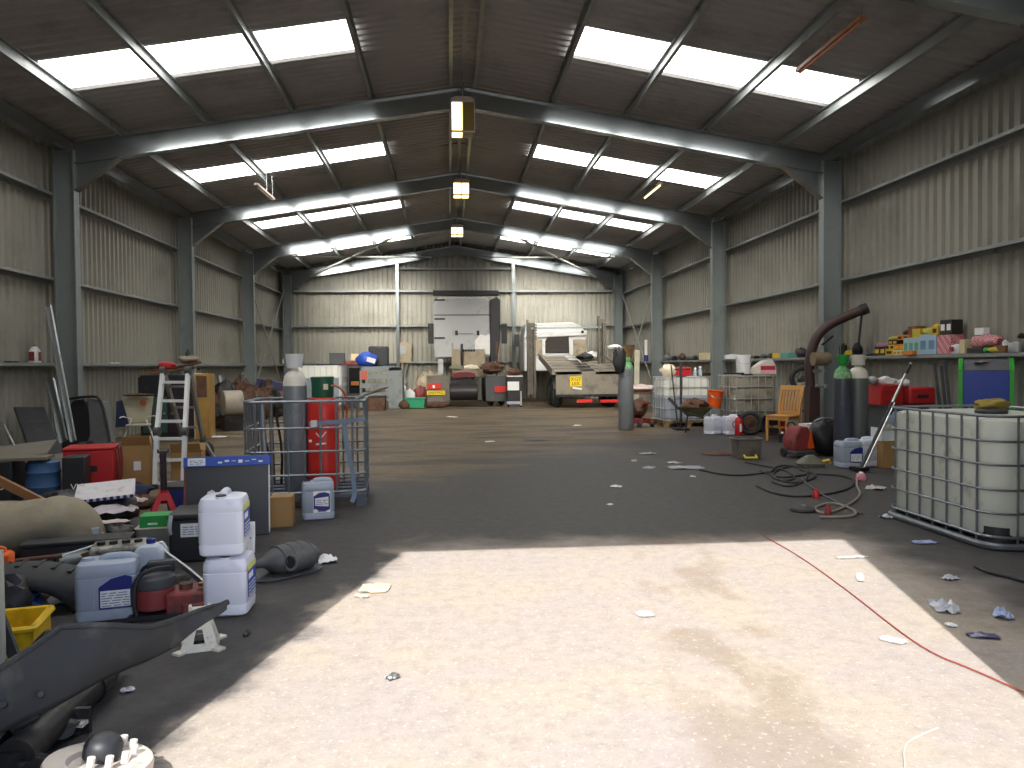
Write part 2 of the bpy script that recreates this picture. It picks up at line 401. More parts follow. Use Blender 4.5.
# ------------------------------------------------------------------ floor: pale concrete worn and stained with oil and earth, shade painted beside the sun patch
def floor_mat():
    m = bpy.data.materials.new('stained concrete'); m.use_nodes = True; nt = m.node_tree; n = nt.nodes; L = nt.links; b = n['Principled BSDF']
    g = n.new('ShaderNodeNewGeometry'); sp = n.new('ShaderNodeSeparateXYZ'); L.new(g.outputs['Position'], sp.inputs[0])
    def noise(sc, det=6, ro=.6, ofs=(0, 0, 0), st=(1, 1, 1)):
        mp = n.new('ShaderNodeMapping'); mp.inputs['Location'].default_value = ofs; mp.inputs['Scale'].default_value = st
        L.new(g.outputs['Position'], mp.inputs['Vector'])
        x = n.new('ShaderNodeTexNoise'); x.inputs['Scale'].default_value = sc; x.inputs['Detail'].default_value = det; x.inputs['Roughness'].default_value = ro
        L.new(mp.outputs[0], x.inputs['Vector']); return x.outputs['Fac']
    def math_(op, a, bb=None, clamp=False):
        x = n.new('ShaderNodeMath'); x.operation = op; x.use_clamp = clamp
        for i, v in enumerate((a, bb)):
            if v is None: continue
            if isinstance(v, (int, float)): x.inputs[i].default_value = v
            else: L.new(v, x.inputs[i])
        return x.outputs[0]
    def ramp(v, lo, hi):
        x = n.new('ShaderNodeMapRange'); x.clamp = True; x.interpolation_type = 'SMOOTHSTEP'
        L.new(v, x.inputs['Value']); x.inputs['From Min'].default_value = lo; x.inputs['From Max'].default_value = hi; return x.outputs[0]
    def mix(f, a, c):
        x = n.new('ShaderNodeMix'); x.data_type = 'RGBA'
        if isinstance(f, float): x.inputs[0].default_value = f
        else: L.new(f, x.inputs[0])
        for i, v in ((6, a), (7, c)):
            if isinstance(v, tuple): x.inputs[i].default_value = v+(1,)
            else: L.new(v, x.inputs[i])
        return x.outputs[2]
    X, Y = sp.outputs[0], sp.outputs[1]
    big, mid, fine, grit = noise(.35), noise(1.3, ofs=(3, 1, 0)), noise(11, 9, .75), noise(75, 5, .75)
    streak = noise(1.1, 6, .6, (5, 2, 0), (.35, 1.3, 1))
    # concrete: cool pale slab in the middle of the doorway, warmer sandy dust to its sides
    conc = mix(ramp(mid, .38, .66), lin('a89e98'), lin('ada293'))
    conc = mix(math_('MULTIPLY', ramp(fine, .4, .75), .7), conc, lin('91867b'))
    conc = mix(math_('MULTIPLY', ramp(grit, .54, .74), .7), conc, lin('6e655c'))
    # tracks of damp dirt on the slab
    tr = math_('MULTIPLY', ramp(math_('ABSOLUTE', math_('ADD', X, math_('MULTIPLY', Y, .18), ), ), 0, 1), 1.)
    tx = math_('ABSOLUTE', math_('SUBTRACT', X, math_('ADD', math_('MULTIPLY', Y, .17), .45)))
    tr = math_('MULTIPLY', ramp(tx, .42, .2), ramp(noise(1.7, 5, .55, (2, 7, 0), (1, .6, 1)), .44, .56))
    conc = mix(math_('MULTIPLY', tr, .45), conc, lin('84725c'))
    conc = mix(math_('MULTIPLY', ramp(noise(38, 3, .6, (4, 4, 0)), .6, .66), .5), conc, lin('c9c0b6'))
    oil = mix(ramp(fine, .3, .75), lin('3d3c3d'), lin('514d4b'))  # dark tone for the oil and for the painted shade
    earth = mix(ramp(fine, .3, .7), lin('66563f'), lin('877557'))
    earth = mix(math_('MULTIPLY', ramp(streak, .44, .6), .9), earth, lin('433b34'))
    # oil in the working bays, plus painted shade left of the sun patch; earth further in
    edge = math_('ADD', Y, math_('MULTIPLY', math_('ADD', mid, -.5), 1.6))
    oil_and_shade = ramp(edge, 5.7, 6.5)
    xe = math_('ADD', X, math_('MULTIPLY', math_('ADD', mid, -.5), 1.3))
    oil_and_shade = math_('MAXIMUM', oil_and_shade, ramp(xe, 2.6, 3.3)); oil_and_shade = math_('MAXIMUM', oil_and_shade, ramp(math_('ADD', xe, math_('MULTIPLY', math_('SUBTRACT', 6., Y), .2)), -.6, -.85))  # slanted left edge paints shade into the floor along the sun patch
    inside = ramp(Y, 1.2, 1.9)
    oil_and_shade = math_('MULTIPLY', oil_and_shade, inside)
    col = mix(oil_and_shade, conc, oil)
    de = math_('ADD', Y, math_('MULTIPLY', math_('ADD', big, -.5), 9.)); de = math_('SUBTRACT', de, math_('MULTIPLY', X, .0))
    e1 = ramp(math_('SUBTRACT', de, math_('MULTIPLY', X, 1.05)), 9.2, 12.6)
    e1 = math_('MULTIPLY', e1, ramp(streak, .3, .5))
    col = mix(math_('MULTIPLY', e1, inside), col, earth)
    sp2 = ramp(noise(22, 5, .75, (9, 9, 0)), .68, .76)
    col = mix(math_('MULTIPLY', sp2, .3), col, lin('8f887e'))
    L.new(col, b.inputs['Base Color'])
    L.new(mix(oil_and_shade, (.85,)*3, (.6,)*3), b.inputs['Roughness'])
    b.inputs['Specular IOR Level'].default_value = .3
    bp = n.new('ShaderNodeBump'); bp.inputs['Strength'].default_value = .35; bp.inputs['Distance'].default_value = .02
    L.new(math_('ADD', fine, math_('MULTIPLY', grit, .5)), bp.inputs['Height']); L.new(bp.outputs[0], b.inputs['Normal'])
    return m
FLM = floor_mat()
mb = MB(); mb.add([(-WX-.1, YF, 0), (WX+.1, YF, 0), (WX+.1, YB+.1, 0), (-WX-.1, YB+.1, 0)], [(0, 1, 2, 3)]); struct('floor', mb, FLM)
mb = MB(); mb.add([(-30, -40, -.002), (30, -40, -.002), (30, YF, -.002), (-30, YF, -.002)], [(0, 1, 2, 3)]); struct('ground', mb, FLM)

# ------------------------------------------------------------------ light
w = bpy.data.worlds.new('sky'); SC.world = w; w.use_nodes = True; nt = w.node_tree
sk = nt.nodes.new('ShaderNodeTexSky'); sk.sky_type = 'NISHITA'; sk.sun_disc = False; sk.sun_elevation = math.radians(43); sk.sun_rotation = math.radians(180+14.5); sk.air_density = 1.; sk.dust_density = 1.5
nt.links.new(sk.outputs[0], nt.nodes['Background'].inputs[0]); nt.nodes['Background'].inputs[1].default_value = .22
sd = bpy.data.lights.new('sun', 'SUN'); sd.energy = 5.1; sd.angle = math.radians(.5); sd.color = (1, .98, .955)
so = bpy.data.objects.new('sun', sd); COL.objects.link(so)
so.rotation_euler = Vector((.26, 1, -DH/4.3)).to_track_quat('-Z', 'Y').to_euler()

# sunlight that each row of roof lights passes on, scattered but still travelling away from the sun
for k in SKY[1:]:
    for s in (-1, 1):
        al = bpy.data.lights.new('roof_light_daylight', 'AREA'); al.shape = 'RECTANGLE'; al.size = 4.2; al.size_y = SW*.9; al.energy = 48; al.spread = math.radians(58); al.color = (1, .95, .84)
        ao = bpy.data.objects.new('roof_light_daylight', al); COL.objects.link(ao); ao.location = (s*3.8, k+SW/2, zr(3.8)-.26)
        ao.rotation_euler = Vector((.12, 1, -.66)).to_track_quat('-Z', 'Y').to_euler()
# lamps along the ridge
LAMPG = emit('lit lamp glass', 'ffe9a0', 2.6); LAMPD = mt('lamp reflector glass', '8a7a40', .2, .3)
LH = mt('pale lamp housing', 'b7a8a4', .5)
for i, (y, both) in enumerate(((13.35, 0), (19.35, 1), (25.35, 1))):
    top = P((462.5, 461, 457)[i], (99, 180, 225)[i], y); sz = .4
    t = thing('ridge_lamp', ('large low bay lamp under the ridge at the nearest rafter, one pane lit', 'middle low bay lamp under the ridge, two panes lit', 'furthest low bay lamp under the ridge, small in the view')[i], 'lamp', top, 0, 'low bay lamps along the ridge')
    h = (.56, .36, .3)[i]
    m = MB(); m.loft([(0, .3, .3, .05), (-.03, .4, .34, .05), (-.11, .42, .36, .04)]); m.build('housing', LH, t)
    m = MB(); m.cyl((0, 0, 0), (0, 0, .45), .012, n=8); m.build('hanger', STEELD, t)
    m = MB(); m.b2((-.2, -.17, -.11), (.2, .17, -.11-h+.06)); f = m.build('lamp_body', LAMPD, t)
    for k, x in enumerate((-.1, .1)):
        m = MB(); m.b2((x-.088, -.185, -.12), (x+.088, -.168, -.11-h+.08)); m.b2((x-.088, -.168, -.11-h+.058), (x+.088, .15, -.11-h+.045))
        m.build('diffuser_pane', LAMPG if (k == 0 or both) else LAMPD, t)
    m = MB()
    for x in (-.2, 0, .2): m.beam((x, -.19, -.11), (x, -.19, -.11-h+.05), .014, .014)
    m.beam((-.2, -.19, -.11-h+.05), (.2, -.19, -.11-h+.05), .02, .02); m.build('frame', LH, t)
# hanging tube lights
def tube_light(a, b, col, lab, hang):
    a, b = Vector(a), Vector(b); c = (a+b)/2
    t = thing('tube_light', lab, 'tube light', c, 0, 'tube lights hanging from the purlins')
    m = MB(); m.beam(a-c, b-c, .09, .05); m.build('batten', LH if col != 'o' else mt('faded orange batten', 'b07a58', .5), t)
    m = MB(); d = (b-a).normalized(); m.cyl(a-c+d*.05-Vector((0, 0, .045)), b-c-d*.05-Vector((0, 0, .045)), .02, n=10)
    m.build('tube', {'o': mt('orange tube', 'c9825a', .35), 'w': emit('lit tube', 'fff2b8', 1.6), 'c': mt('cream tube', 'd8d0b4', .4)}[col], t)
    for q in hang:
        m = MB(); m.tube([a-c+(b-a)*q, a-c+(b-a)*q+Vector((.01, 0, .14)), Vector((a-c+(b-a)*q)+Vector((0, 0, max(.1, zr((a+(b-a)*q).x)-.1-(a+(b-a)*q).z))))], .006, 5)
        m.build('hanger', STEELD, t)
tube_light(P(863, 17, 8.9), P(798, 71, 10.4), 'o', 'unlit orange tinted tube light hanging under the right slope', (.02, .5))
tube_light(P(661, 183, 18.2), P(644, 197, 19.2), 'w', 'lit white tube light hanging tilted on the right slope', (.05, .8))
tube_light(P(256, 184, 17.2), P(273, 199, 18.0), 'c', 'cream tube light hanging crooked below the left slope', (.6, .95))
# ================================================================== MAKERS
def print_lines(parent, w, h, x=0, y=0, z=0, n=5, seed=1, mat=None):
    """small rows of print on a label facing -y"""
    rnd = random.Random(seed); m = MB()
    for i in range(n):
        zz = z+h/2-(i+.7)*h/n; a = -w/2
        while a < w/2-.01:
            l = rnd.uniform(.02, .06); l = min(l, w/2-a)
            m.b2((x+a, y, zz-h/n*.18), (x+a+l, y-.0006, zz+h/n*.18)); a += l+rnd.uniform(.006, .015)
    return m.build('printing', mat or GREYPR, parent)
def jerrycan(label, loc, rz, body, group, w=.31, d=.25, h=.335, lab='frame', capm=None, sc=1., labmat=None):
    t = thing('jerrycan', label, 'jerrycan', loc, rz, group)
    m = MB(); q = .006
    m.loft([(0, w-.04, d-.04, .03), (.012, w-.008, d-.008, .04), (.06, w, d, .042), (.066, w-q, d-q, .042), (.073, w-q, d-q, .042), (.079, w, d, .042),
            (h*.74, w, d, .042), (h*.75, w-q, d-q, .042), (h*.77, w-q, d-q, .042), (h*.785, w, d, .042), (h*.9, w-.004, d-.004, .045), (h*.975, w-.02, d-.02, .05), (h, w-.07, d-.07, .05)], 5)
    for x in (-w*.18, w*.2): m.b2((x-.003, -d/2-.001, .085), (x+.003, d/2+.001, h*.73))
    m.build('body', body, t)
    m = MB(); m.tube([(-.035, 0, h-.02), (-.03, 0, h+.0), (0, 0, h+.01), (w*.3, 0, h+.01), (w*.4, 0, h+.0), (w*.42, 0, h-.04)], .024, 10, smooth=2); m.build('handle', body, t)
    m = MB(); m.cyl((-w*.33, 0, h-.03), (-w*.33, 0, h+.005), .036, n=18); m.build('neck', body, t)
    m = MB(); m.cyl((-w*.33, 0, h-.005), (-w*.33, 0, h+.014), .029, n=18); m.build('cap', capm or BLACKP, t)
    y = -d/2-.0015
    if lab == 'frame':      # dark blue bordered label with arched top
        X, Z0, Z1 = w*.1, .075, .262; W = w*.37
        m = MB(); m.prism([(X-W*.55, Z0), (X+W*.9, Z0), (X+W*.9, Z1-.012), (X+W*.6, Z1), (X, Z1-.015), (X-W*.55, Z1-.06)], -.001, Matrix.Translation((0, y, 0))); f = m.build('label_sheet', BLUEL, t)
        m = MB(); m.b2((X-W*.55+.008, y-.0012, Z0+.01), (X+W*.9-.01, y-.002, Z0+.105)); p = m.build('white_panel', PAPER, f)
        print_lines(f, W*1.2, .085, X+W*.17, y-.0022, Z0+.057, 6, 3, BLUEL if labmat else GREYPR)
    elif lab == 'shield':   # white centre between two blue bands
        X, W = w*.1, w*.26
        m = MB(); m.prism([(X-W, .07), (X+W, .07), (X+W, .26), (X-W, .26)], -.0008, Matrix.Translation((0, y, 0))); f = m.build('label_sheet', PAPER, t)
        m = MB()
        for s in (1, -1):
            c = .165; m.prism([(X-W*.92, c+s*.032), (X+W*.92, c+s*.045), (X+W*.92, c+s*.07), (X+W*.35, c+s*.085), (X-W*.35, c+s*.08), (X-W*.92, c+s*.05)][::s], -.0006, Matrix.Translation((0, y-.0009, 0)))
        for s in (-1, 1): m.b2((X+s*W*.88-.006, y-.0009, .1), (X+s*W*.88+.006, y-.0014, .22))
        m.build('label_bands', BLUEL, f); print_lines(f, W*1.4, .05, X, y-.001, .165, 3, 5)
        m = MB(); m.b2((X-W*.5, y-.0009, .075), (X+W*.5, y-.0015, .085)); m.build('label_strip', mt('pink print', 'd8607a'), f)
    elif lab == 'round':
        M = Matrix.Translation((w*.05, y, .19)) @ Matrix.Rotation(PI/2, 4, 'X')
        m = MB(); m.lathe([(.062, 0), (.062, .001)], 24, M); f = m.build('label_ring', BLUEL, t)
        m = MB(); m.lathe([(.044, .0012), (.044, .0018)], 24, M); m.build('label_centre', PAPER, f)
        print_lines(f, .05, .03, w*.05, y-.002, .19, 3, 8)
    elif lab == 'band':     # yellow strip over blue panel
        m = MB(); m.b2((-w*.36, y, .1), (w*.36, y-.001, .25)); f = m.build('label_sheet', BLUEP if not labmat else labmat, t)
        m = MB(); m.b2((-w*.36, y, .252), (w*.36, y-.001, .285)); m.build('label_strip', mt('pale yellow print', 'd9d87a'), t)
        m = MB(); m.b2((-w*.3, y-.0012, .2), (w*.1, y-.002, .235)); m.build('white_panel', PAPER, f)
        print_lines(f, w*.6, .08, 0, y-.0015, .145, 4, 4, PAPER)
    if sc != 1: t.scale = (sc,)*3
    return t
def gas_cylinder(label, loc, r, h, bodym, shm, group, cap='bucket', capm=None, tilt=None):
    t = thing('gas_cylinder', label, 'gas cylinder', loc, 0, group)
    if tilt: t.rotation_euler = tilt
    hs = h-.02; m = MB(); m.lathe([(r*.9, 0), (r, .02), (r, hs-.16), (r*.999, hs-.155)], 28); m.build('body', bodym, t)
    m = MB(); m.lathe([(r*1.001, hs-.158), (r*.985, hs-.11), (r*.86, hs-.055), (r*.62, hs-.015), (r*.4, hs), (r*.3, hs+.03), (r*.28, hs+.06)], 28); m.build('shoulder', shm, t)
    if cap == 'guard':      # flared valve guard
        m = MB(); m.lathe([(r*.42, hs+.03), (r*.62, hs+.06), (r*.68, hs+.16), (r*.74, hs+.175), (r*.68, hs+.18), (r*.56, hs+.165)], 24); m.build('valve_guard', capm or shm, t)
    if cap == 'bucket':
        m = MB(); m.lathe([(r*.6, hs+.03), (r*.63, hs+.03), (r*.78, hs+.17), (r*.8, hs+.18), (r*.72, hs+.18), (r*.58, hs+.04)], 24); m.build('valve_guard', capm or shm, t)
        m = MB(); m.tube([(-r*.75, 0, hs+.14), (-r*1.0, 0, hs+.12), (-r*.95, 0, hs+.08)], .008, 6); m.build('hinge', GALV, t)
    if cap == 'valve':
        m = MB(); m.cyl((0, 0, hs+.03), (0, 0, hs+.13), .022, n=12); m.cyl((-.055, 0, hs+.09), (.055, 0, hs+.09), .014, n=10); m.build('valve', mt('brass', 'a08a4a', .35, .8), t)
        m = MB(); m.torus((0, 0, hs+.15), .035, .008, n=16, m=6); m.cyl((0, 0, hs+.12), (0, 0, hs+.155), .01, n=8); m.beam((-.034, 0, hs+.15), (.034, 0, hs+.15), .01, .008); m.build('hand_wheel', shm, t)
        m = MB(); m.lathe([(r*.55, hs-.02), (r*.6, hs+.0), (r*.62, hs+.06), (r*.5, hs+.09)], 20); m.build('collar', shm, t)
    return t
def cage(m, w, d, z0, z1, rows, nx, ny, r=.0095, rad=.12, posts=None):
    """tube cage with rounded corners"""
    for i, z in enumerate(rows):
        m.tube([(x, y, z) for x, y in rrect(w, d, rad, 5)], r*1.25 if i in (0, len(rows)-1) else r, 6, True)
    for i in range(nx):
        x = -w/2+rad+(w-2*rad)*i/(nx-1)
        for y in (-d/2, d/2): m.cyl((x, y, z0), (x, y, z1), r, n=6)
    for j in range(ny):
        y = -d/2+rad+(d-2*rad)*j/(ny-1)
        for x in (-w/2, w/2): m.cyl((x, y, z0), (x, y, z1), r, n=6)
    return m
def pallet(m, w, d, h=.14, slats=5):
    for i in range(slats): m.box((0, -d/2+.05+(d-.1)*i/(slats-1), h-.011), (w, .11, .022))
    for x in (-w/2+.05, 0, w/2-.05):
        m.box((x, 0, h-.033), (.1, d, .02)); m.box((x, 0, .01), (.1, d, .02))
        for y in (-d/2+.07, 0, d/2-.07): m.box((x, y, h/2-.012), (.1, .13, h-.064))
    return m
def ibc(label, loc, rz, w, d, h, tankm, cagem, base, nx, ny, rows, group='intermediate bulk containers', cat='liquid container', gap=.022, rad=.12):
    t = thing('bulk_container', label, cat, loc, rz, group)
    z0 = base
    m = MB(); g = gap
    m.loft([(z0+.02, w-.2, d-.2, .1), (z0+.05, w-2*g-.04, d-2*g-.04, rad+.01), (z0+.09, w-2*g, d-2*g, rad+.02), (h-.09, w-2*g, d-2*g, rad+.02), (h-.04, w-2*g-.03, d-2*g-.03, rad+.02), (h-.02, w-.22, d-.22, .13), (h-.025, .3, .3, .1)], 6)
    m.build('tank', tankm, t)
    m = MB(); m.lathe([(.12, h-.03), (.125, h+.0), (.11, h+.012), (.02, h+.014)], 24); m.build('filler_lid', BLACKP, t)
    m = MB(); cage(m, w, d, z0, h, rows, nx, ny, rad=rad); m.build('cage', cagem, t)
    if base > .03:
        m = MB(); pallet(m, w, d, base); m.build('pallet', WOODD, t)
    else:
        m = MB(); m.tube([(x, y, .03) for x, y in rrect(w+.01, d+.01, rad+.01, 5)], .03, 8, True)
        for y in (-d/4, 0, d/4): m.b2((-w/2, y-.04, .0), (w/2, y+.04, .03))
        m.build('base_frame', cagem, t)
    return t
def axle_stand(label, loc, rz, mtl, h=.22, b=.26, group=None, post=.06, postm=None, tall=0, hole=1.):
    t = thing('axle_stand', label, 'axle stand', loc, rz, group)
    m = MB(); tt = .006                    # four pressed plates with triangular holes
    for k in range(4):
        M = Matrix.Rotation(k*PI/2, 4, 'Z') @ Matrix.Translation((0, -b/2, 0)) @ Matrix.Rotation(-math.atan2(b/2-.045, h), 4, 'X')
        L = math.hypot(h, b/2-.045); n = 3
        out = [(-b/2, 0), (b/2, 0), (.045, L), (-.045, L)]; inn = [(-b*.24*hole, L*.22), (b*.24*hole, L*.22), (.024*hole, L*.74*(hole+1)/2), (-.024*hole, L*.74*(hole+1)/2)]
        vs = [(x, y, z) for y in (0, tt) for x, z in out+inn]
        fs = []
        for i in range(4):
            j = (i+1) % 4
            fs += [(i, j, 4+j, 4+i), (8+i, 12+i, 12+j, 8+j), (i, 8+i, 8+j, j), (4+i, 4+j, 12+j, 12+i)]
        m.add(vs, fs, M)
        m.box(tuple(Matrix.Rotation(k*PI/2+PI/4, 4, 'Z') @ Vector((b*.7, 0, .006))), (.05, .05, .012), (0, 0, k*PI/2+PI/4))
    m.build('base', mtl, t)
    m = MB(); m.cyl((0, 0, h*.6), (0, 0, h+.02), .035, n=14); m.build('collar', mtl, t)
    m = MB(); z = h+post+tall; m.cyl((0, 0, h*.7), (0, 0, z), .022 if not tall else .03, n=12); m.box((0, 0, z+.006), (.1, .05, .02)); m.box((-.045, 0, z+.02), (.014, .05, .02)); m.box((.045, 0, z+.02), (.014, .05, .02)); m.build('saddle_post', postm or mtl, t)
    return t
def carton(label, loc, rz, w, d, h, mtl=None, group='cardboard boxes', open_=True, tape=True, name='cardboard_box', cat='cardboard box'):
    t = thing(name, label, cat, loc, rz, group)
    mtl = mtl or CARD; m = MB(); k = .006
    m.b2((-w/2, -d/2, 0), (w/2, d/2, k))
    for s in (-1, 1):
        m.b2((s*w/2, -d/2, 0), (s*(w/2-k), d/2, h)); m.b2((-w/2, s*d/2, 0), (w/2, s*(d/2-k), h))
    if not open_: m.b2((-w/2, -d/2, h-k), (w/2, d/2, h))
    m.build('box_body', mtl, t)
    if open_:
        for s, a in ((-1, .5), (1, .9)):
            m = MB(); L = d*.45; m.prism([(-w/2, 0), (w/2, 0), (w/2-.01, L), (-w/2+.01, L)], .004, Matrix.Translation((0, s*d/2, h)) @ Matrix.Rotation(-s*a, 4, 'X')); m.build('flap', mtl, t)
        m = MB(); L = w*.4; m.prism([(-d/2, 0), (d/2, 0), (d/2-.01, L), (-d/2+.01, L)], .004, Matrix.Translation((-w/2, 0, h)) @ Matrix.Rotation(PI/2, 4, 'Z') @ Matrix.Rotation(.6, 4, 'X')); m.build('flap', mtl, t)
    if tape:
        m = MB(); m.b2((-.03, -d/2-.001, h*.4), (.05, -d/2-.0018, h*.62)); m.build('sticker', PAPER, t)
    return t
def solo(name, mb, mtl, label, cat, group=None, loc=None, rot=None, **k):
    return tag(mb.build(name, mtl, None, loc=loc, rot=rot, **k), label, cat, group)

# ================================================================== LEFT FOREGROUND
CANS = 'jerrycans around the shed'
# two white jerrycans, one standing on the other
c = Vector((-1.61, 4.6, 0))
jerrycan('lower of the two stacked white jerrycans beside the black rubber mudguard', c, math.radians(91), LILACP, CANS, w=.27, d=.25, h=.338, lab='band')
jerrycan('upper of the two stacked white jerrycans, balanced on the lower one', c+Vector((-.022, -.01, .354)), math.radians(95), LILACP, CANS, w=.27, d=.25, h=.338, lab='band')
jerrycan('silver grey jerrycan with blue bordered label behind the rubber mudguard', (-2.29, 4.58, 0), math.radians(14), GREYCAN, CANS, w=.32, d=.26, lab='frame', capm=GREYCAN)
jerrycan('squat silver grey jerrycan with blue and white label at foot of the gas cage', (-1.56, 7.34, 0), math.radians(12), GREYCAN, CANS, w=.28, d=.24, lab='shield', sc=1.06)
# small translucent can with blue cap
t = thing('plastic_can', 'small translucent white plastic can with blue cap behind the silver jerrycan', 'plastic can', (-2.28, 5.18, 0), .1)
m = MB(); m.loft([(0, .16, .13, .02), (.01, .19, .16, .025), (.23, .19, .16, .025), (.27, .15, .13, .03), (.285, .08, .07, .03)], 4); m.build('body', mt('translucent plastic', 'c9d2de', .3, var=.05), t)
m = MB(); m.cyl((0, 0, .28), (0, 0, .315), .028, n=16); m.build('cap', BLUEL, t)
m = MB(); m.tube([(.045, 0, .26), (.06, 0, .29), (.085, 0, .27), (.092, 0, .2)], .011, 8, smooth=1); m.build('handle', WHITEP, t)

# black rubber mudguard: a long curved sheet resting over the parts on the floor
t = thing('rubber_mudguard', 'long curved black rubber mudguard lying across the scrap at the lower left', 'mudguard', (0, 0, 0))
edge_t = [G(-40, 690, .30), G(2, 668, .36), G(60, 627, .42), G(100, 627, .40), G(150, 626, .34), G(190, 616, .30), G(214, 606, .31), G(228, 602, .33)]
edge_b = [G(-60, 770, .12), G(0, 735, .14), G(45, 710, .17), G(85, 690, .18), G(130, 667, .19), G(175, 646, .2), G(205, 624, .26), G(226, 608, .31)]
def mgf(u, v):
    k = u*(len(edge_t)-1); i = min(int(k), len(edge_t)-2); f = k-i
    a = edge_t[i].lerp(edge_t[i+1], f); b = edge_b[i].lerp(edge_b[i+1], f)
    p = a.lerp(b, v); bow = math.sin(PI*v)*.05*(1-u*.6)
    return p + Vector((.25, -.75, .35))*bow + Vector((0, 0, .006*math.sin(u*19+v*5)))
m = MB(); m.grid(mgf, 28, 12); m.build('sheet', RUBBER, t, solid=.012)
m = MB(); m.tube([mgf(i/28, 0) for i in range(29)], .014, 8); m.build('rolled_edge', RUBBER, t)
m = MB(); a = mgf(.26, 0); m.tube([a, a+Vector((-.05, .08, -.02)), a+Vector((-.15, .12, -.12)), a+Vector((-.22, .1, -.3))], .02, 8, smooth=1); m.build('folded_end', RUBBER, t)
m = MB()
for k, (u, v) in enumerate(((.1, .5), (.16, .62), (.27, .8))):
    m = MB(); p = mgf(u, v); m.cyl(p, p+Vector((.01, -.03, .015)), .011, n=8); m.build('fixing_bolt', OILY, t)

# white axle stand under the tip of the mudguard
WST = mt('chipped cream paint', 'd6d2c6', .6, .1, .1, 9, dirt='7d6a58', dscale=14, damt=.36)
axle_stand('cream painted axle stand under the tip of the mudguard', (-1.6, 4.02, 0), math.radians(14), WST, h=.175, b=.185, post=.01, hole=.62)
# red petrol engine pump unit
t = thing('engine_pump', 'oily red engine powered pump beside the stacked white jerrycans', 'engine pump', (-1.95, 4.6, 0), .22)
t.scale = (.85, .85, .82)
m = MB(); m.b2((-.02, -.14, .0), (.26, .12, .17)); m.b2((.08, -.16, .0), (.28, .1, .1)); m.build('pump_casing', REDD, t, bev=.02)
m = MB(); m.cyl((-.1, .0, .05), (-.1, .0, .2), .13, n=22); m.build('engine_cowl', REDD, t, bev=.012)
m = MB(); m.lathe([(.13, .2), (.135, .22), (.13, .27), (.1, .295), (.03, .3)], 22, Matrix.Translation((-.1, 0, 0))); m.build('fuel_tank', DARKG, t)
m = MB(); m.tube([(-.2, -.12, .03), (-.22, -.12, .16), (-.2, -.1, .3), (-.1, -.08, .345), (.0, -.02, .33)], .016, 8, smooth=2); m.build('carry_handle', BLACKP, t)
m = MB(); m.tube([(-.22, .12, .03), (-.23, .12, .18), (-.2, .11, .31), (-.1, .08, .35)], .013, 8, smooth=2); m.build('carry_handle', BLACKP, t)
m = MB(); m.b2((-.16, .04, .27), (.02, .14, .36)); m.build('air_filter', BLACKP, t, bev=.015)
m = MB(); m.cyl((.1, -.02, .15), (.1, -.02, .21), .045, n=12); m.cyl((.2, -.05, .12), (.2, -.12, .16), .03, n=10); m.build('outlet', RUST, t)
m = MB(); m.cyl((.2, .02, .15), (.2, .02, .19), .028, n=8); m.build('brass_cap', mt('brass', 'a08a4a', .35, .8), t)
m = MB(); m.box((-.08, 0, .02), (.34, .3, .03)); m.build('skid_frame', BLACKP, t)
# bent grey metal strip
m = MB(); pts = [P(157, 546, 5.2), P(170, 557, 5.15), P(188, 570, 5.05), P(207, 586, 4.95)]
for a, b in zip(pts, pts[1:]): m.beam(a, b+(b-a)*.04, .012, .055, up=(0, -.5, 1))
solo('metal_strip', m, ALUD, 'bent grey metal strip leaning on the black battery box', 'metal strip', ang=60)
# dark plastic silencer shaped like a gourd
t = thing('exhaust_silencer', 'dark grey bulbous exhaust silencer lying on the floor right of the stacked jerrycans', 'silencer', (-1.46, 5.38, .105), math.radians(42))
t.scale = (.92, 1.12, 1.15)
prof = [(.03, -.34), (.032, -.2), (.05, -.16), (.085, -.12), (.115, -.04), (.125, .06), (.12, .16), (.09, .23), (.05, .27), (.0, .275)]
m = MB(); m.lathe(prof, 24, Matrix.Rotation(PI/2, 4, 'Y') @ Matrix.Diagonal((.72, 1.1, 1, 1))); m.build('body', DARKG, t)
m = MB()
for z in (-.06, .02, .1, .18): m.torus((z, 0, 0), .118-.25*abs(z-.06)**1.5, .008, (1, 0, 0), 24, 6)
for i in range(len(m.v)): x, y, z = m.v[i]; m.v[i] = (x, y*1.1, z*.74)
m.build('ribs', DARKG, t)
m = MB(); m.torus((-.03, -.12, .0), .04, .012, (-.3, -1, .25), 18, 8); m.build('outlet_rim', DARKG, t)
m = MB(); m.cyl((-.03, -.1, 0), (-.033, -.128, .006), .04, n=16); m.build('outlet_shade_disc', mt('opening_shade', '0c0c0c', .9), t)  # near-black disc, the dark inside of the hole painted as colour
m = MB(); m.loft([(-.085, .6, .3, .14), (-.078, .6, .3, .14)], 5, Matrix.Translation((.0, .02, 0))); m.build('flange', DARKG, t)
m = MB(); m.tube([(-.28, 0, 0), (-.4, .02, -.03), (-.52, .06, -.06)], .02, 8, smooth=1); m.build('tail_pipe', DARKG, t)

# black battery box with label
t = thing('battery_box', 'black battery box with white label behind the stacked white jerrycans', 'battery box', (-2.2, 5.98, 0), math.radians(8))
m = MB(); m.b2((-.2, -.2, 0), (.26, .2, .32)); m.build('case', BLACKP, t, bev=.015)
m = MB(); m.b2((-.21, -.21, .32), (.27, .21, .36)); m.build('lid', BLACKP, t, bev=.012)
m = MB(); m.b2((-.12, -.2005, .19), (.08, -.203, .29)); l = m.build('label_sheet', PAPER, t); print_lines(l, .17, .07, -.02, -.2035, .24, 4, 9)
m = MB(); m.tube([(-.19, -.21, .22), (-.19, -.24, .27), (-.18, -.22, .36)], .016, 7, smooth=1); m.build('strap', mt('clear plastic', 'a9b4b6', .3), t)
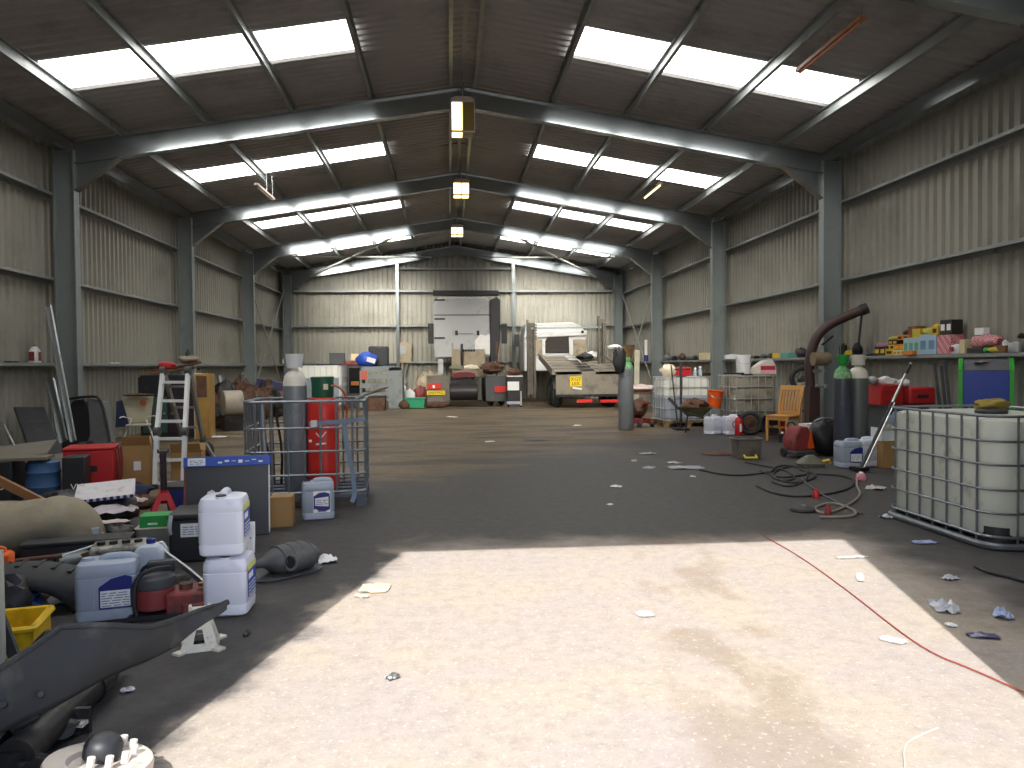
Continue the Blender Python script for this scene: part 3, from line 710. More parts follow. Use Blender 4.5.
# flat black board with blue edge strip
t = thing('dark_board', 'large flat black board with blue taped top edge leaning behind the stacked jerrycans', 'board', (-2.12, 6.62, 0), math.radians(-3), rot=(math.radians(-7), 0, math.radians(9)))
t.location.x -= .05
m = MB(); m.b2((-.36, -.02, 0), (.31, .03, .64)); m.build('panel_face', mt('satin black board', '3a3b40', .38, 0, .05, 2), t, bev=.006)
m = MB(); m.b2((-.375, -.035, .60), (.33, .045, .685)); b = m.build('edge_strip', BLUEP, t, bev=.004)
m = MB(); m.b2((-.34, -.0355, .61), (-.2, -.038, .675)); l = m.build('sticker', PAPER, b); print_lines(l, .11, .04, -.27, -.0385, .642, 3, 6)
m = MB()
for i in range(7): m.b2((-.1+i*.055, -.0355, .625+.01*(i % 3)), (-.065+i*.055, -.0372, .64+.012*(i % 2)))
m.build('printing', PAPER, b)
m = MB(); m.b2((.31, -.022, .02), (.318, .03, .6)); m.build('white_edge', PAPER, t)
m = MB(); m.b2((-.372, -.03, .0), (-.355, .035, .6)); m.build('red_edge', REDD, t)
carton('small plain cardboard box standing right behind the flat black board', (-1.83, 7.05, 0), .1, .2, .2, .27, open_=False, tape=False)
# white tag sheet standing behind the upper can
m = MB(); m.grid(lambda u, v: ((u-.5)*.06, .02*math.sin(v*2), v*.2), 3, 6); solo('paper_sheet', m, PAPER, 'narrow curled white paper sheet standing right of the stacked jerrycans', 'paper', loc=tuple(P(250, 553, 5.0)), solid=.002)
m = MB(); q = P(250, 553, 5.0); m.cyl((q.x-.03, 5.06, 0), (q.x, 5.02, q.z+.1), .008, n=6); solo('paper_prop', m, DARKG, 'thin dark stick propping the white paper sheet', 'stick')
m = MB(); m.blob((-2.24, 6.36, .21), (.2, .18, .42), 5, .22); solo('plastic_bag', m, PAPER, 'crumpled white plastic bag between battery box and black board', 'plastic bag')

# yellow crate, far left
t = thing('yellow_crate', 'yellow plastic crate at the left edge behind the mudguard', 'crate', (-2.62, 4.02, 0), math.radians(14))
m = MB(); w, d, h = .44, .34, .17; k = .012
m.b2((-w/2, -d/2, 0), (w/2, d/2, k))
for s in (-1, 1): m.b2((s*w/2, -d/2, 0), (s*(w/2-k), d/2, h)); m.b2((-w/2, s*d/2, 0), (w/2, s*(d/2-k), h))
m.build('crate_body', YELLOWP, t)
m = MB(); m.tube([(x, y, h-.012) for x, y in rrect(w+.02, d+.02, .02, 2)], .016, 6, True); m.build('rim', YELLOWP, t)
m = MB(); [m.b2((-.16+i*.1, -d/2-.008, .02), (-.148+i*.1, -d/2, h-.03)) for i in range(4)]; m.build('ribs', YELLOWP, t)
m = MB(); m.scrap((-2.6, 4.0, .015), .26, .2, .07, 41); solo('oily_rag', m, DARKG, 'dark oily rag lying in the yellow crate', 'rag')
m = MB(); m.beam(P(-4, 607, 3.75), P(16, 660, 3.6), .05, .02, up=(0, -1, 0)); solo('rubber_strap', m, RUBBER, 'black rubber strap crossing the yellow crate at the left edge', 'strap')
m = MB(); a = P(-2, 530, 3.6); m.cyl((a.x, a.y, 0), (a.x, a.y, .62), .02, n=10); solo('pale_post', m, mt('pale timber', 'b8b4a4', .7), 'pale thin post at the extreme left edge', 'post')

# propeller shaft, hub and axle parts at lower left corner
t = thing('propeller_shaft', 'thick oily black propeller shaft lying under the mudguard', 'drive shaft', (0, 0, 0))
a, b = G(30, 745, .07), G(104, 676, .07); d = (b-a).normalized()
m = MB(); m.cyl(a, b, .06, n=20); m.build('tube', OILY, t)
m = MB(); m.cyl(a-d*.08, a, .07, .066, n=18); m.cyl(a-d*.1, a-d*.08, .07, n=18); m.build('flange', OILY, t)
m = MB(); m.cyl(b, b+d*.1, .045, .04, n=16); m.cyl(b+d*.1, b+d*.2, .03, n=12); m.build('yoke', OILY, t)
m = MB(); p = a.lerp(b, .8); m.cyl(p-d*.015, p+d*.015, .068, n=18); m.build('collar', OILY, t)
t = thing('axle_hub', 'sunlit bare brake disc with black hub dome and pale wheel studs', 'wheel hub', G(97, 757, .14)+Vector((.0, .0, -.055)), 0)
tl = Matrix.Rotation(math.radians(-6), 4, 'X') @ Matrix.Rotation(math.radians(7), 4, 'Y')
m = MB(); m.lathe([(.1, .0), (.165, 0), (.17, .01), (.17, .035), (.165, .045), (.1, .045), (.09, .03)], 36, tl); m.build('brake_disc', mt('worn bare iron', 'd9cfc4', .4, .3, .12, 20, dirt='8f8070', dscale=6, damt=.4), t)
m = MB(); m.lathe([(.062, .02), (.062, .055), (.052, .075), (.03, .09), (.0, .094)], 26, tl @ Matrix.Translation((-.01, .045, .02))); m.build('hub_dome', BLACKP, t)
for k in range(6):
    m = MB(); c2 = math.cos(k*.55-1.5), math.sin(k*.55-1.5); m.cyl(tl @ Vector((c2[0]*.1-.01, c2[1]*.1+.04, .04)), tl @ Vector((c2[0]*.1-.01, c2[1]*.1+.04, .075)), .013, n=8); m.build('wheel_stud', mt('pale stud', 'e4dfd8', .4, .4), t)
m = MB(); m.lathe([(.05, -.085), (.12, -.08), (.12, -.005), (.06, 0)], 24, tl); m.build('hub_flange', OILY, t)
t = thing('brake_shoe', 'oily curved brake shoe lying beside the sunlit brake disc', 'brake shoe', G(58, 757, .0), .9)
m = MB()
arc = [(.19*math.cos(a), .19*math.sin(a)) for a in [(.5+i*.17) for i in range(13)]]
for (x0, y0), (x1, y1) in zip(arc, arc[1:]): m.beam((x0, y0, .05), (x1, y1, .05), .02, .1)
m.build('lining', OILY, t)
m = MB()
for (x0, y0), (x1, y1) in zip(arc, arc[1:]): m.beam((x0*.85, y0*.85, .05), (x1*.85, y1*.85, .05), .05, .014)
m.build('web', mt('worn bare iron'+'', 'd9cfc4'), t)
t = thing('gearbox_casting', 'lump of oily gearbox castings under the left end of the mudguard', 'gearbox', tuple(G(14, 742, .0)), .4)
m = MB(); m.blob((0, 0, .1), (.26, .24, .22), 11, .22, 18, 12, -.46); m.build('housing', OILY, t)
m = MB(); m.cyl((.03, -.08, .12), (.05, -.15, .13), .05, n=16); m.build('bearing_cap', OILY, t)
m = MB(); m.cyl((-.02, -.0, .2), (-.02, -.0, .25), .02, n=10); m.build('spigot', ALUD, t)
m = MB(); m.cyl((.06, .0, .18), (.07, 0, .23), .016, n=8); m.build('spigot', SILVER, t)
m = MB(); m.b2((-.03, -.03, .14), (.03, .03, .25)); m.b2((-.06, -.05, .22), (.05, .03, .28)); m.build('linkage_casting', mt('grey casting', '8d8a84', .5, .4, .3, 14, bump=.3, dirt='3a3632', dscale=8, damt=.4), t, bev=.012)
m = MB(); m.cyl((.0, -.02, .27), (.0, -.02, .31), .024, n=12); m.build('grease_cup', SILVER, t)
m = MB(); m.tube([(.06, -.02, .2), (.1, -.06, .14), (.12, -.08, .04), (.11, -.08, 0)], .006, 6, smooth=1); m.build('pipe', ALUD, t)
for k, (px, py, r) in enumerate(((8, 764, .05), (44, 766, .04))):
    m = MB(); p = G(px, py, r); m.cyl(p+Vector((-.05, .02, 0)), p+Vector((.05, -.03, 0)), r, n=16); m.cyl(p+Vector((.05, -.03, 0)), p+Vector((.09, -.05, 0)), r*.5, n=12)
    solo('bearing_sleeve', m, OILY, ('fat oily bearing sleeve in the bottom left corner', 'smaller oily bearing sleeve behind the fat one in the bottom left corner')[k], 'bearing sleeve', ang=30)
# ================================================================== LEFT PILE, further in
# big tan sack
t = thing('sack', 'big bulging tan woven sack lying at the left edge', 'sack', (-3.56, 6.05, 0), math.radians(8))
SACKM = mt('tan woven sack', '948a76', .75, 0, .16, 9, bump=.6, dirt='857861', dscale=2.2, damt=.4)
def sackf(u, v):
    x = -.66+1.24*u; e = max(0, 1-abs(2*u-1)**4); r = .225*(e**.5)*(.93+.07*math.sin(u*9+.6))+.02
    a = 2*PI*v; w = 1+.05*math.sin(9*u+3*a)+.035*math.sin(5*a+17*u)+.02*math.sin(11*a-29*u)
    return (x, math.cos(a)*r*1.35*w, max(.004, r*.98+math.sin(a)*r*w))
m = MB(); m.grid(sackf, 34, 22); m.build('bag', SACKM, t, ang=70)
m = MB(); m.tube([(.54, .0, .1), (.6, -.02, .1), (.66, -.05, .08)], [.07, .045, .05], 10, smooth=1); m.build('gathered_neck', SACKM, t)
m = MB(); m.torus((.585, -.015, .1), .055, .012, (1, -.2, 0), 16, 6); m.build('tie', BLACKP, t)
m = MB(); m.box((.55, -.14, .2), (.05, .004, .07), (.3, 0, .2)); m.build('tag', PAPER, t)
# blue and white patterned board on rubbish behind the sack
PAT = mt('patterned board', 'd5d0d4', .6, 0, .12, 18, dirt='9a8f86', dscale=9, damt=.38)
t = thing('printed_board', 'flat white board with blue chequered border tilted on the heap behind the sack', 'board', (-3.42, 7.15, .335), math.radians(14), rot=(math.radians(12), math.radians(-3), math.radians(20)))
t.scale = (.78, .85, 1)
m = MB(); m.box((0, 0, 0), (.62, .5, .03)); m.build('board', PAT, t, bev=.008)
for i in range(9):
    m = MB(); m.box((-.27+i*.068, -.251, 0), (.036, .004, .028)); m.build('blue_check', BLUEL, t)
for i in range(5):
    m = MB(); m.box((.311, -.2+i*.1, 0), (.004, .05, .028)); m.build('blue_check', BLUEL, t)
m = MB(); m.blob((-3.42, 7.2, .15), (.55, .48, .32), 21, .15, 16, 9, -.46); solo('bin_bag', m, BLACKP, 'dark filled bin bag under the blue chequered board', 'bin bag')
# red tool chest, black box, blue drum, small black case
t = thing('red_chest', 'red steel chest standing behind the chequered board, open hatch of wires at its side', 'chest', (-4.5, 9.38, 0), math.radians(16))
m = MB(); m.b2((-.3, -.25, 0), (.22, .25, .5)); m.build('case', REDP, t, bev=.015)
m = MB(); m.b2((-.31, -.26, .5), (.23, .26, .53)); m.build('lid', REDP, t, bev=.01)
for i in range(3):
    m = MB(); m.tube([(.24+i*.015, -.2+i*.1, .5), (.27+i*.01, -.22+i*.09, .3), (.26, -.2+i*.08, .03)], .012, 6, smooth=1); m.build('red_cable', REDD, t)
m = MB(); m.b2((-.1, -.256, .25), (.05, -.25, .32)); m.build('handle', BLACKP, t)
t = thing('black_box', 'black carton with white scribble beside the red chest', 'box', (-4.47, 8.85, 0), math.radians(14))
m = MB(); m.b2((-.11, -.17, 0), (.11, .17, .47)); m.build('box_body', BLACKP, t, bev=.008)
text('lettering', 'VV', .1, PAPER, t, (.03, -.172, .14))
t = thing('blue_drum', 'dull blue plastic drum between two black boxes behind the sack', 'drum', (-4.78, 8.75, 0), 0)
m = MB(); m.lathe([(.16, 0), (.17, .02), (.17, .14), (.178, .155), (.17, .17), (.17, .3), (.178, .315), (.17, .33), (.165, .42), (.13, .44), (0, .44)], 24); m.build('body', mt('dull blue plastic', '3c5f8a', .5, 0, .15, 5, dirt='2c3d52', dscale=4, damt=.4), t)
m = MB(); m.cyl((.07, -.04, .44), (.07, -.04, .465), .03, n=12); m.build('cap', BLACKP, t)
t = thing('black_case', 'black case lettered in white left of the blue drum', 'case', (-5.2, 8.66, 0), math.radians(10))
m = MB(); m.b2((-.28, -.2, 0), (.2, .2, .46)); m.build('case', BLACKP, t, bev=.01)
text('lettering', 'ET50', .13, PAPER, t, (.06, -.202, .2))
m = MB(); m.beam((-5.5, 8.55, .48), (-4.68, 8.72, .475), .3, .03); solo('timber_board', m, mt('grey weathered timber', '77705f', .8), 'weathered board laid over the black case and blue drum', 'board')
m = MB(); m.beam(P(-10, 476, 7.1), P(44, 503, 7.3), .16, .07); solo('timber_plank', m, mt('orange brown timber', '96643c', .65, var=.15), 'orange brown timber plank slanting down to the sack at the left edge', 'plank')
# heap of dark scrap against the wall
for i, (px, py, y, w, d, h, lab) in enumerate((
    (10, 452, 9.6, .9, .5, .2, 'weathered grey flat scrap sheet at the left edge above the black case'),
    (20, 468, 9.7, 1.0, .6, .16, 'lower weathered scrap sheet beneath the flat one at the left edge'))):
    m = MB(); p = P(px, py, y); m.box(p, (w, d, .02), (.25, -.1, .2+.2*i)); m.box(p+Vector((w*.4, 0, -.02)), (.03, d, .05), (.25, -.1, .2+.2*i)); solo('scrap_sheet', m, mt('weathered sheet', '7c766c', .8, var=.2), lab, 'sheet', 'scrap sheets by the left wall')
for i, (x, y, w, d, h, lab) in enumerate((
    (-5.95, 9.75, .8, .5, .16, 'dark heap of folded tarpaulin left of the black case'),
    (-4.95, 10.15, .5, .4, .5, 'black heap of hoses and rags behind the blue drum'),
    (-4.4, 6.95, .8, .7, .3, 'dark rags heaped behind the left end of the sack'),
    (-2.6, 5.6, .26, .2, .1, 'grey brown rag on the floor right of the sack'))):
    m = MB(); m.blob((x, y, h*.46), (w, d, h), 30+i, .28, 20, 12, -.46); solo('rag_heap', m, RUBBER if i < 3 else mt('brown rag', '8a7f70', .9), lab, 'heap', 'dark heaps of rags and tarpaulin', ang=60)
t = thing('folding_stool', 'thin pale leg frame sticking out of the scrap at the left edge', 'frame', (0, 0, 0))
m = MB(); m.tube([P(4, 425, 9.9), P(13, 443, 9.8), P(15, 448, 9.8)], .014, 6); m.build('leg', GALV, t)
m = MB(); m.tube([P(-6, 424, 9.9), P(5, 425, 9.9)], .014, 6); m.build('crossbar', GALV, t)
# dark long panels leaning on the left wall
m = MB(); a, b = P(50, 447, 11.2), P(29, 408, 12.7); a.z = .12; m.beam(a, b, .42, .05, up=(.4, -.5, .5)); solo('leaning_bumper', m, RUBBER, 'dark rounded bumper section leaning against the left wall', 'bumper', bev=.02)
for k, (a, b, w) in enumerate((((63, 441), (50, 380), .13), ((73, 441), (48, 306), .09))):
    m = MB(); q0, q1 = P(a[0], a[1], 12.4), P(b[0], b[1], 13.1)
    m.sect(q0, q1, [(-w/2, -.03), (w/2, -.03), (w/2, .03), (w/2-.012, .03), (w/2-.012, -.018), (-w/2+.012, -.018), (-w/2+.012, .03), (-w/2, .03)], up=(0, -1, .2))
    solo('steel_channel', m, GALV, ('short galvanised channel leaning on the nearest left column', 'tall galvanised channel leaning on the nearest left column')[k], 'steel channel', 'channels leaning on the left column', ang=20)
# grey moulded truck fairing leaning at the column
t = thing('truck_fairing', 'tall dark grey moulded fairing leaning at the foot of the left column', 'fairing', (-6.36, 13.2, 0), math.radians(-6), rot=(math.radians(-9), 0, math.radians(-6)))
m = MB(); m.prism([(-.42, 0), (.02, 0), (.06, .35), (.02, .75), (-.1, .96), (-.3, .93), (-.42, .75), (-.46, .4)], .22); m.build('dark_side', BLACKP, t, bev=.03)
m = MB(); m.prism([(-.02, -.0), (.42, 0), (.36, .3), (.26, .7), (.2, .93), (-.06, .96), (-.0, .7), (.04, .35)], .26, Matrix.Translation((0, -.04, 0))); m.build('grey_face', mt('mid grey plastic', '696b6c', .6, 0, .08, 3, dirt='55544f', dscale=2, damt=.4), t, bev=.03)
m = MB(); m.tube([(-.35, -.02, .95), (.0, -.06, .985), (.2, -.06, .97), (.3, -.05, .7), (.46, -.05, .02)], .022, 8, smooth=1); m.build('edge_trim', BLACKP, t)
# folding chair
t = thing('folding_chair', 'folding chair with cream and navy fabric and white tube legs by the left wall', 'chair', (-6.06, 14.6, 0), math.radians(20))
CREAM = mt('cream fabric', 'b9b19a', .8); WT = mt('white tube', 'd8dadb', .4)
m = MB(); m.prism([(-.17, .42), (.2, .42), (.26, .92), (-.28, .92)], .02, Matrix.Translation((0, .12, 0)) @ Matrix.Rotation(-.12, 4, 'X')); m.build('backrest', CREAM, t, bev=.008)
m = MB(); m.prism([(-.38, .36), (-.15, .38), (-.26, .86), (-.36, .84)], .012, Matrix.Translation((0, .0, 0))); m.build('navy_side', mt('navy fabric', '2c3150', .8), t)
m = MB(); m.box((0, -.05, .4), (.42, .36, .03)); m.build('seat', CREAM, t, bev=.01)
m = MB(); m.lathe([(.06, 0), (.055, .006)], 12, Matrix.Translation((.08, .1, .8)) @ Matrix.Rotation(PI/2, 4, 'X')); m.build('orange_emblem', mt('orange brown print', 'a0532c'), t)
for s in (-1, 1):
    for a, b in (((s*.3, -.28, 0), (s*.12, .1, .5)), ((s*.32, .25, 0), (s*.16, -.22, .42))):
        m = MB(); m.tube([a, b], .013, 8); m.build('leg', WT, t)
    m = MB(); m.tube([(s*.12, .1, .5), (s*.25, -.05, .56), (s*.3, -.2, .55)], .013, 8); m.build('armrest', WT, t)
m = MB(); m.blob((0, .12, .95), (.5, .16, .06), 3, .2); m.build('folded_cover', RUST, t)
# A frame ladder
t = thing('step_ladder', 'aluminium folding combination ladder standing open behind the cardboard boxes', 'ladder', (0, 0, 0))
fl = [P(155, 490, 9.35), P(157, 432, 9.55), P(163, 371, 10.0)]; fr = [P(183, 489, 9.4), P(185, 432, 9.6), P(188, 371, 10.0)]
fl[0].z = fr[0].z = 0
rl = [P(164, 372, 10.1), P(183, 440, 10.9)]; rr = [P(190, 372, 10.1), P(203, 440, 10.9)]
rl.append(Vector((rl[1].x+.12, 11.25, 0))); rr.append(Vector((rr[1].x+.12, 11.25, 0)))
for pts in (fl, fr):
    for a, b in zip(pts, pts[1:]):
        m = MB(); m.beam(a, b, .045, .06, up=(0, -1, 0)); m.build('front_stile', ALU, t)
for pts in (rl, rr):
    m = MB()
    for a, b in zip(pts, pts[1:]): m.beam(a, b, .035, .075, up=(0, 1, 0))
    m.build('rear_stile', ALUD, t)
for q in (.1, .5, .88):
    m = MB(); m.beam(fl[0].lerp(fl[1], q), fr[0].lerp(fr[1], q), .045, .035); m.build('rung', ALU, t)
for q in (.15, .48, .79):
    m = MB(); m.beam(fl[1].lerp(fl[2], q+.02), fr[1].lerp(fr[2], q+.02), .045, .035); m.build('rung', ALU, t)
for q in (.2, .5, .8):
    m = MB(); m.beam(rl[0].lerp(rl[1], q), rr[0].lerp(rr[1], q), .045, .03); m.build('rear_rung', ALUD, t)
for p in (fl[1], fr[1], fl[2], fr[2], rl[1], rr[1]):
    m = MB(); m.cyl(p-Vector((.03, 0, 0)), p+Vector((.03, 0, 0)), .06, n=14); m.build('hinge', DARKG, t)
for p in (fl[0], fr[0], rl[2], rr[2]):
    m = MB(); m.box(p+Vector((0, 0, .03)), (.05, .09, .06)); m.build('rubber_foot', BLACKP, t)
m = MB(); a = fl[2].lerp(fr[2], .1); m.blob(a+Vector((0, .05, .07)), (.22, .12, .1), 8, .2); solo('red_cloth', m, REDP, 'red cloth caught on the top of the ladder', 'cloth')
# cardboard boxes by the ladder
carton('taller open cardboard box left of the ladder', (-4.16, 9.72, 0), math.radians(18), .32, .3, .5)
carton('lower open cardboard box with sticker seen through the ladder rungs', (-3.62, 9.95, 0), math.radians(8), .36, .3, .38)
# red axle stand with tall dark mast, blue tub
axle_stand('bright red axle stand with a tall purple black mast in front of the ladder', (-3.02, 7.45, 0), math.radians(20), REDP, h=.26, b=.3, tall=.32, postm=mt('purple black paint', '33262f', .5))
axle_stand('dark red axle stand half hidden left of the flat black board', (-2.64, 7.35, 0), math.radians(30), REDD, h=.3, b=.22, post=.06)
t = thing('blue_tub', 'blue plastic tub with dark lid between the red axle stands', 'tub', (-3.0, 7.95, 0))
m = MB(); m.lathe([(.14, 0), (.16, .02), (.19, .22), (.2, .24)], 24); m.build('body', BLUEP, t)
m = MB(); m.lathe([(.205, .235), (.205, .265), (.17, .275), (0, .275)], 24); m.build('lid', BLACKP, t)
# things between the sack and the grey jerrycan
t = thing('green_carton', 'small bright green carton on a clear tub near the battery box', 'carton', (-2.62, 6.2, .2), math.radians(10))
m = MB(); m.b2((-.11, -.09, 0), (.11, .09, .09)); m.build('box_body', GREENP, t, bev=.004)
m = MB(); m.b2((-.05, -.092, .02), (.02, -.0905, .035)); m.build('printing', PAPER, t)
m = MB(); m.loft([(0, .24, .2, .04), (.18, .28, .24, .05), (.195, .3, .26, .05), (.2, .2, .18, .04)]); solo('clear_tub', m, mt('cloudy plastic', 'a8a49a', .35), 'cloudy plastic tub under the green carton', 'tub', loc=(-2.62, 6.2, 0), rot=(0, 0, .15))
t = thing('long_black_case', 'long narrow black case lying in front of the sack', 'case', (-2.95, 5.68, 0), math.radians(13))
m = MB(); m.b2((-.36, -.1, .0), (.32, .1, .2)); m.build('case', BLACKP, t, bev=.015)
m = MB(); m.b2((-.37, -.11, .2), (.33, .11, .225)); m.build('lid', BLACKP, t, bev=.008)
m = MB(); m.tube([(-.1, -.11, .12), (-.09, -.14, .14), (.04, -.14, .14), (.05, -.11, .12)], .009, 6, smooth=1); m.build('handle', BLACKP, t)
t = thing('mottled_block', 'mottled silver aluminium casting just behind the silver jerrycan', 'casting', (-2.52, 5.28, 0), math.radians(16))
m = MB(); m.b2((-.17, -.13, 0), (.17, .13, .27)); m.build('block', mt('mottled aluminium', 'a9a79a', .5, .4, .3, 20, bump=.3, dirt='4f4a44', dscale=12, damt=.5), t, bev=.02)
for i in range(4):
    m = MB(); m.cyl((-.11+i*.075, -.02, .26), (-.11+i*.075, -.02, .29), .026, n=12); m.build('port', OILY, t)
# dark tyre tread section, orange tool, blue valve, paper
t = thing('tyre_section', 'dark curved tyre casing lying behind the yellow crate', 'tyre', (-2.88, 4.78, 0), math.radians(8))
t.scale = (1, 1, .85)
def tyf(u, v):
    a = PI*(.06+.88*u); b = -.55*PI+1.1*PI*v; R = .36; r = .15
    return ((R+r*math.cos(b))*math.cos(a), r*1.25*math.sin(b), max(.0, (R+r*math.cos(b))*math.sin(a)*.72-.05))
m = MB(); m.grid(tyf, 26, 10); m.build('casing', RUBBER, t, solid=.015)
m = MB(); [m.beam(Vector(tyf(.08+i*.07, .5))+Vector((0, -.08, 0)), Vector(tyf(.08+i*.07, .5))+Vector((0, .08, 0)), .025, .016) for i in range(13)]; m.build('tread', RUBBER, t)
t = thing('orange_tool_case', 'orange plastic tool case at the left edge above the tyre casing', 'tool case', (-3.2, 5.1, 0), math.radians(6))
t.scale = (.8, .8, .75)
m = MB(); m.loft([(0, .2, .16, .03), (.34, .2, .16, .03), (.36, .17, .13, .03)]); m.build('body', ORANGE, t)
m = MB(); m.tube([(-.06, 0, .35), (-.05, 0, .4), (.05, 0, .4), (.06, 0, .35)], .014, 8, smooth=1); m.build('handle', ORANGE, t)
m = MB(); m.cyl((.0, -.082, .25), (0, -.086, .25), .03, n=12); m.build('lock', BLACKP, t)
t = thing('blue_valve', 'small bright blue valve lying before the tyre casing', 'valve', G(33, 604, .03), .3)
m = MB(); m.cyl((-.05, 0, .0), (.05, 0, .0), .028, n=12); m.build('body', BLUEP, t)
m = MB(); m.cyl((0, 0, 0), (0, 0, .06), .012, n=8); m.torus((0, 0, .06), .034, .008, n=14, m=6); m.build('hand_wheel', BLUEP, t)
t = thing('red_grease_gun', 'rusty red handled tool with a long pale rod lying before the sack', 'tool', G(30, 560, .16), .25)
m = MB(); m.cyl((-.12, 0, 0), (.18, .05, 0), .016, n=12); m.build('barrel', RUST, t)
m = MB(); m.tube([(.18, .05, 0), (.42, .1, .06)], .008, 6); m.build('rod', ALU, t)
m = MB(); m.box((-.02, 0, -.08), (.3, .2, .12)); m.build('base_block', OILY, t)
t = thing('filter_canister', 'pale dented oil filter canister lying before the long black case', 'filter canister', G(72, 560, .1)+Vector((0, 0, 0)), .8)
m = MB(); m.cyl((-.1, 0, 0), (.1, 0, 0), .06, n=18); m.build('can', ALUD, t)
m = MB(); m.cyl((.1, 0, 0), (.125, 0, 0), .045, n=16); m.build('end_cap', OILY, t)
m = MB(); m.box((0, 0, -.075), (.2, .14, .03)); m.build('tray', OILY, t)
m = MB(); m.beam((-3.2, 5.5, .0), (-2.75, 5.56, .13), .02, .1); solo('flat_bar', m, WOODD, 'brown flat bar lying under the filter canister', 'bar')
for i, (px, py, z, w, d, h, rz, mm, lab, nm) in enumerate((
    (66, 600, .0, .2, .18, .06, .5, PAPER, 'crumpled white paper behind the yellow crate', 'paper'),
    (112, 512, .17, .42, .3, .1, .3, mt('lilac wrapping', 'c9bfc4', .6), 'crumpled lilac grey wrapping on the heap right of the sack', 'wrapping'),
    (126, 503, .16, .4, .3, .1, .9, mt('pinkish paper', 'cdbcb8', .7), 'pinkish torn paper lying before the red axle stand', 'paper'),
    (95, 524, .2, .5, .16, .06, .2, mt('pinkish paper', 'cdbcb8', .7), 'long pinkish paper strip along the front of the sack', 'paper'),
    (150, 512, .05, .3, .25, .06, .1, CARD, 'torn brown cardboard scrap beside the red axle stand', 'cardboard scrap'),
    (185, 515, .0, .34, .26, .05, .2, CARD, 'flat cardboard piece on the floor behind the battery box', 'cardboard scrap'),
    (14, 580, .0, .26, .2, .05, .4, PAPER, 'whitish scrap of paper on the tyre casing at the left edge', 'paper'),
    (15, 612, .0, .3, .2, .14, .4, mt('teal film', '6f8a88', .35), 'teal plastic film at the left edge by the blue valve', 'plastic film'))):
    m = MB(); p = G(px, py, z); m.scrap((p.x, p.y, z if i in (1, 2, 3) else 0), w, d, h, 50+i, 7, rz)
    solo(nm.replace(' ', '_'), m, mm, lab, nm, ang=30)
# items standing on the left wall rail
t = thing('oil_bottle', 'white oil bottle with dark red label on the left wall rail', 'bottle', XP(35, 361, -7.1)+Vector((0, 0, 0)), PI/2)
t.location.z = 1.552
m = MB(); m.loft([(0, .19, .1, .02), (.01, .2, .11, .025), (.19, .2, .11, .025), (.25, .1, .08, .03), (.27, .05, .05, .02)]); m.build('body', WHITEP, t)
m = MB(); m.b2((.0, -.058, .03), (.085, -.0555, .18)); m.build('label_sheet', REDD, t)
m = MB(); m.b2((-.101, -.045, .03), (-.1025, .045, .18)); m.build('side_label', REDD, t)
m = MB(); m.cyl((0, 0, .265), (0, 0, .295), .022, n=12); m.build('cap', REDP, t)
m = MB(); m.box((0, 0, .012), (.12, .22, .024)); solo('dark_cloth', m, BLACKP, 'flat black thing on the left wall rail at the left edge', 'cloth', loc=(-7.12, XP(13, 361, -7.1).y, 1.552), bev=.008)
m = MB(); m.box((0, 0, .008), (.1, .2, .016)); solo('white_scrap', m, PAPER, 'small white scrap on the left rail beyond the nearest column', 'scrap', loc=(-7.12, XP(116, 361, -7.1).y, 1.552))

# ------------------------------------------------------------------ gas cage
t = thing('gas_cage', 'galvanised tube cage on a dark pallet holding gas cylinders', 'gas cage', (-1.81, 8.35, 0), math.radians(4))
CG = mt('dull galvanised tube', '868e96', .4, .55, .12, 14)
m = MB(); pallet(m, 1.22, 1.0, .13); m.build('pallet', mt('blue grey pallet', '525a68', .7, var=.2), t)
m = MB(); cage(m, 1.2, 1.0, .13, 1.1, [.16, .34, .58, .82, 1.09], 7, 6, .0125); m.build('cage', CG, t)
m = MB(); m.tube([(-.42, -.46, .13), (-.4, -.47, .6), (-.42, -.46, 1.08)], .03, 8); m.build('thick_bar', CG, t)
STRAP = mt('blue ratchet webbing', '71839a', .7)
m = MB(); m.beam((.05, -.515, .86), (.62, -.5, .9), .006, .045, up=(0, 0, 1)); m.build('strap', STRAP, t)
m = MB(); pts = [(.4, -.53, .86), (.43, -.535, .6), (.48, -.54, .35), (.5, -.55, .14), (.47, -.57, .06)]
for a, b in zip(pts, pts[1:]): m.beam(a, b, .045, .006, up=(0, -1, 0))
m.build('hanging_strap', STRAP, t)
m = MB(); m.box((.1, -.525, .865), (.06, .03, .07)); m.build('ratchet', GALV, t)
for i in range(3):
    m = MB(); m.tube([(.5, -.4+i*.2, 1.1), (.66+i*.03, -.1+i*.15, 1.16), (.8+i*.02, .3+i*.1, 1.2)], .008, 6); m.build('loose_rod', ALUD, t)
GASG = mt('grey cylinder paint', '858b92', .4, .2, .08, 5, dirt='55575b', dscale=4, damt=.38)
WSH = mt('white shoulder paint', 'e6e0d6', .42, 0, .06, 6, dirt='c2a795', dscale=5, damt=.3)
gas_cylinder('tall grey gas cylinder with white shoulder inside the tube cage', (-1.93, 8.2, .132), .122, 1.29, GASG, WSH, 'gas cylinders', 'bucket', WHITEP)
t = thing('gas_bottle', 'red propane gas bottle with green valve shroud inside the tube cage', 'gas bottle', (-1.645, 8.22, .132), 0, 'gas cylinders')
PR = mt('bright red paint', 'd4332c', .38, 0, .06, 5, dirt='a8221f', dscale=4, damt=.3)
m = MB(); m.lathe([(.14, 0), (.15, .02), (.15, .05), (.162, .07), (.165, .1), (.165, .86), (.158, .93), (.13, .98), (.08, .995), (0, 1.0)], 30); m.build('body', PR, t)
m = MB(); m.lathe([(.105, .97), (.115, 1.0), (.115, 1.14), (.125, 1.2), (.112, 1.205), (.1, 1.14), (.1, .98)], 26); m.build('valve_shroud', DKGREEN, t)
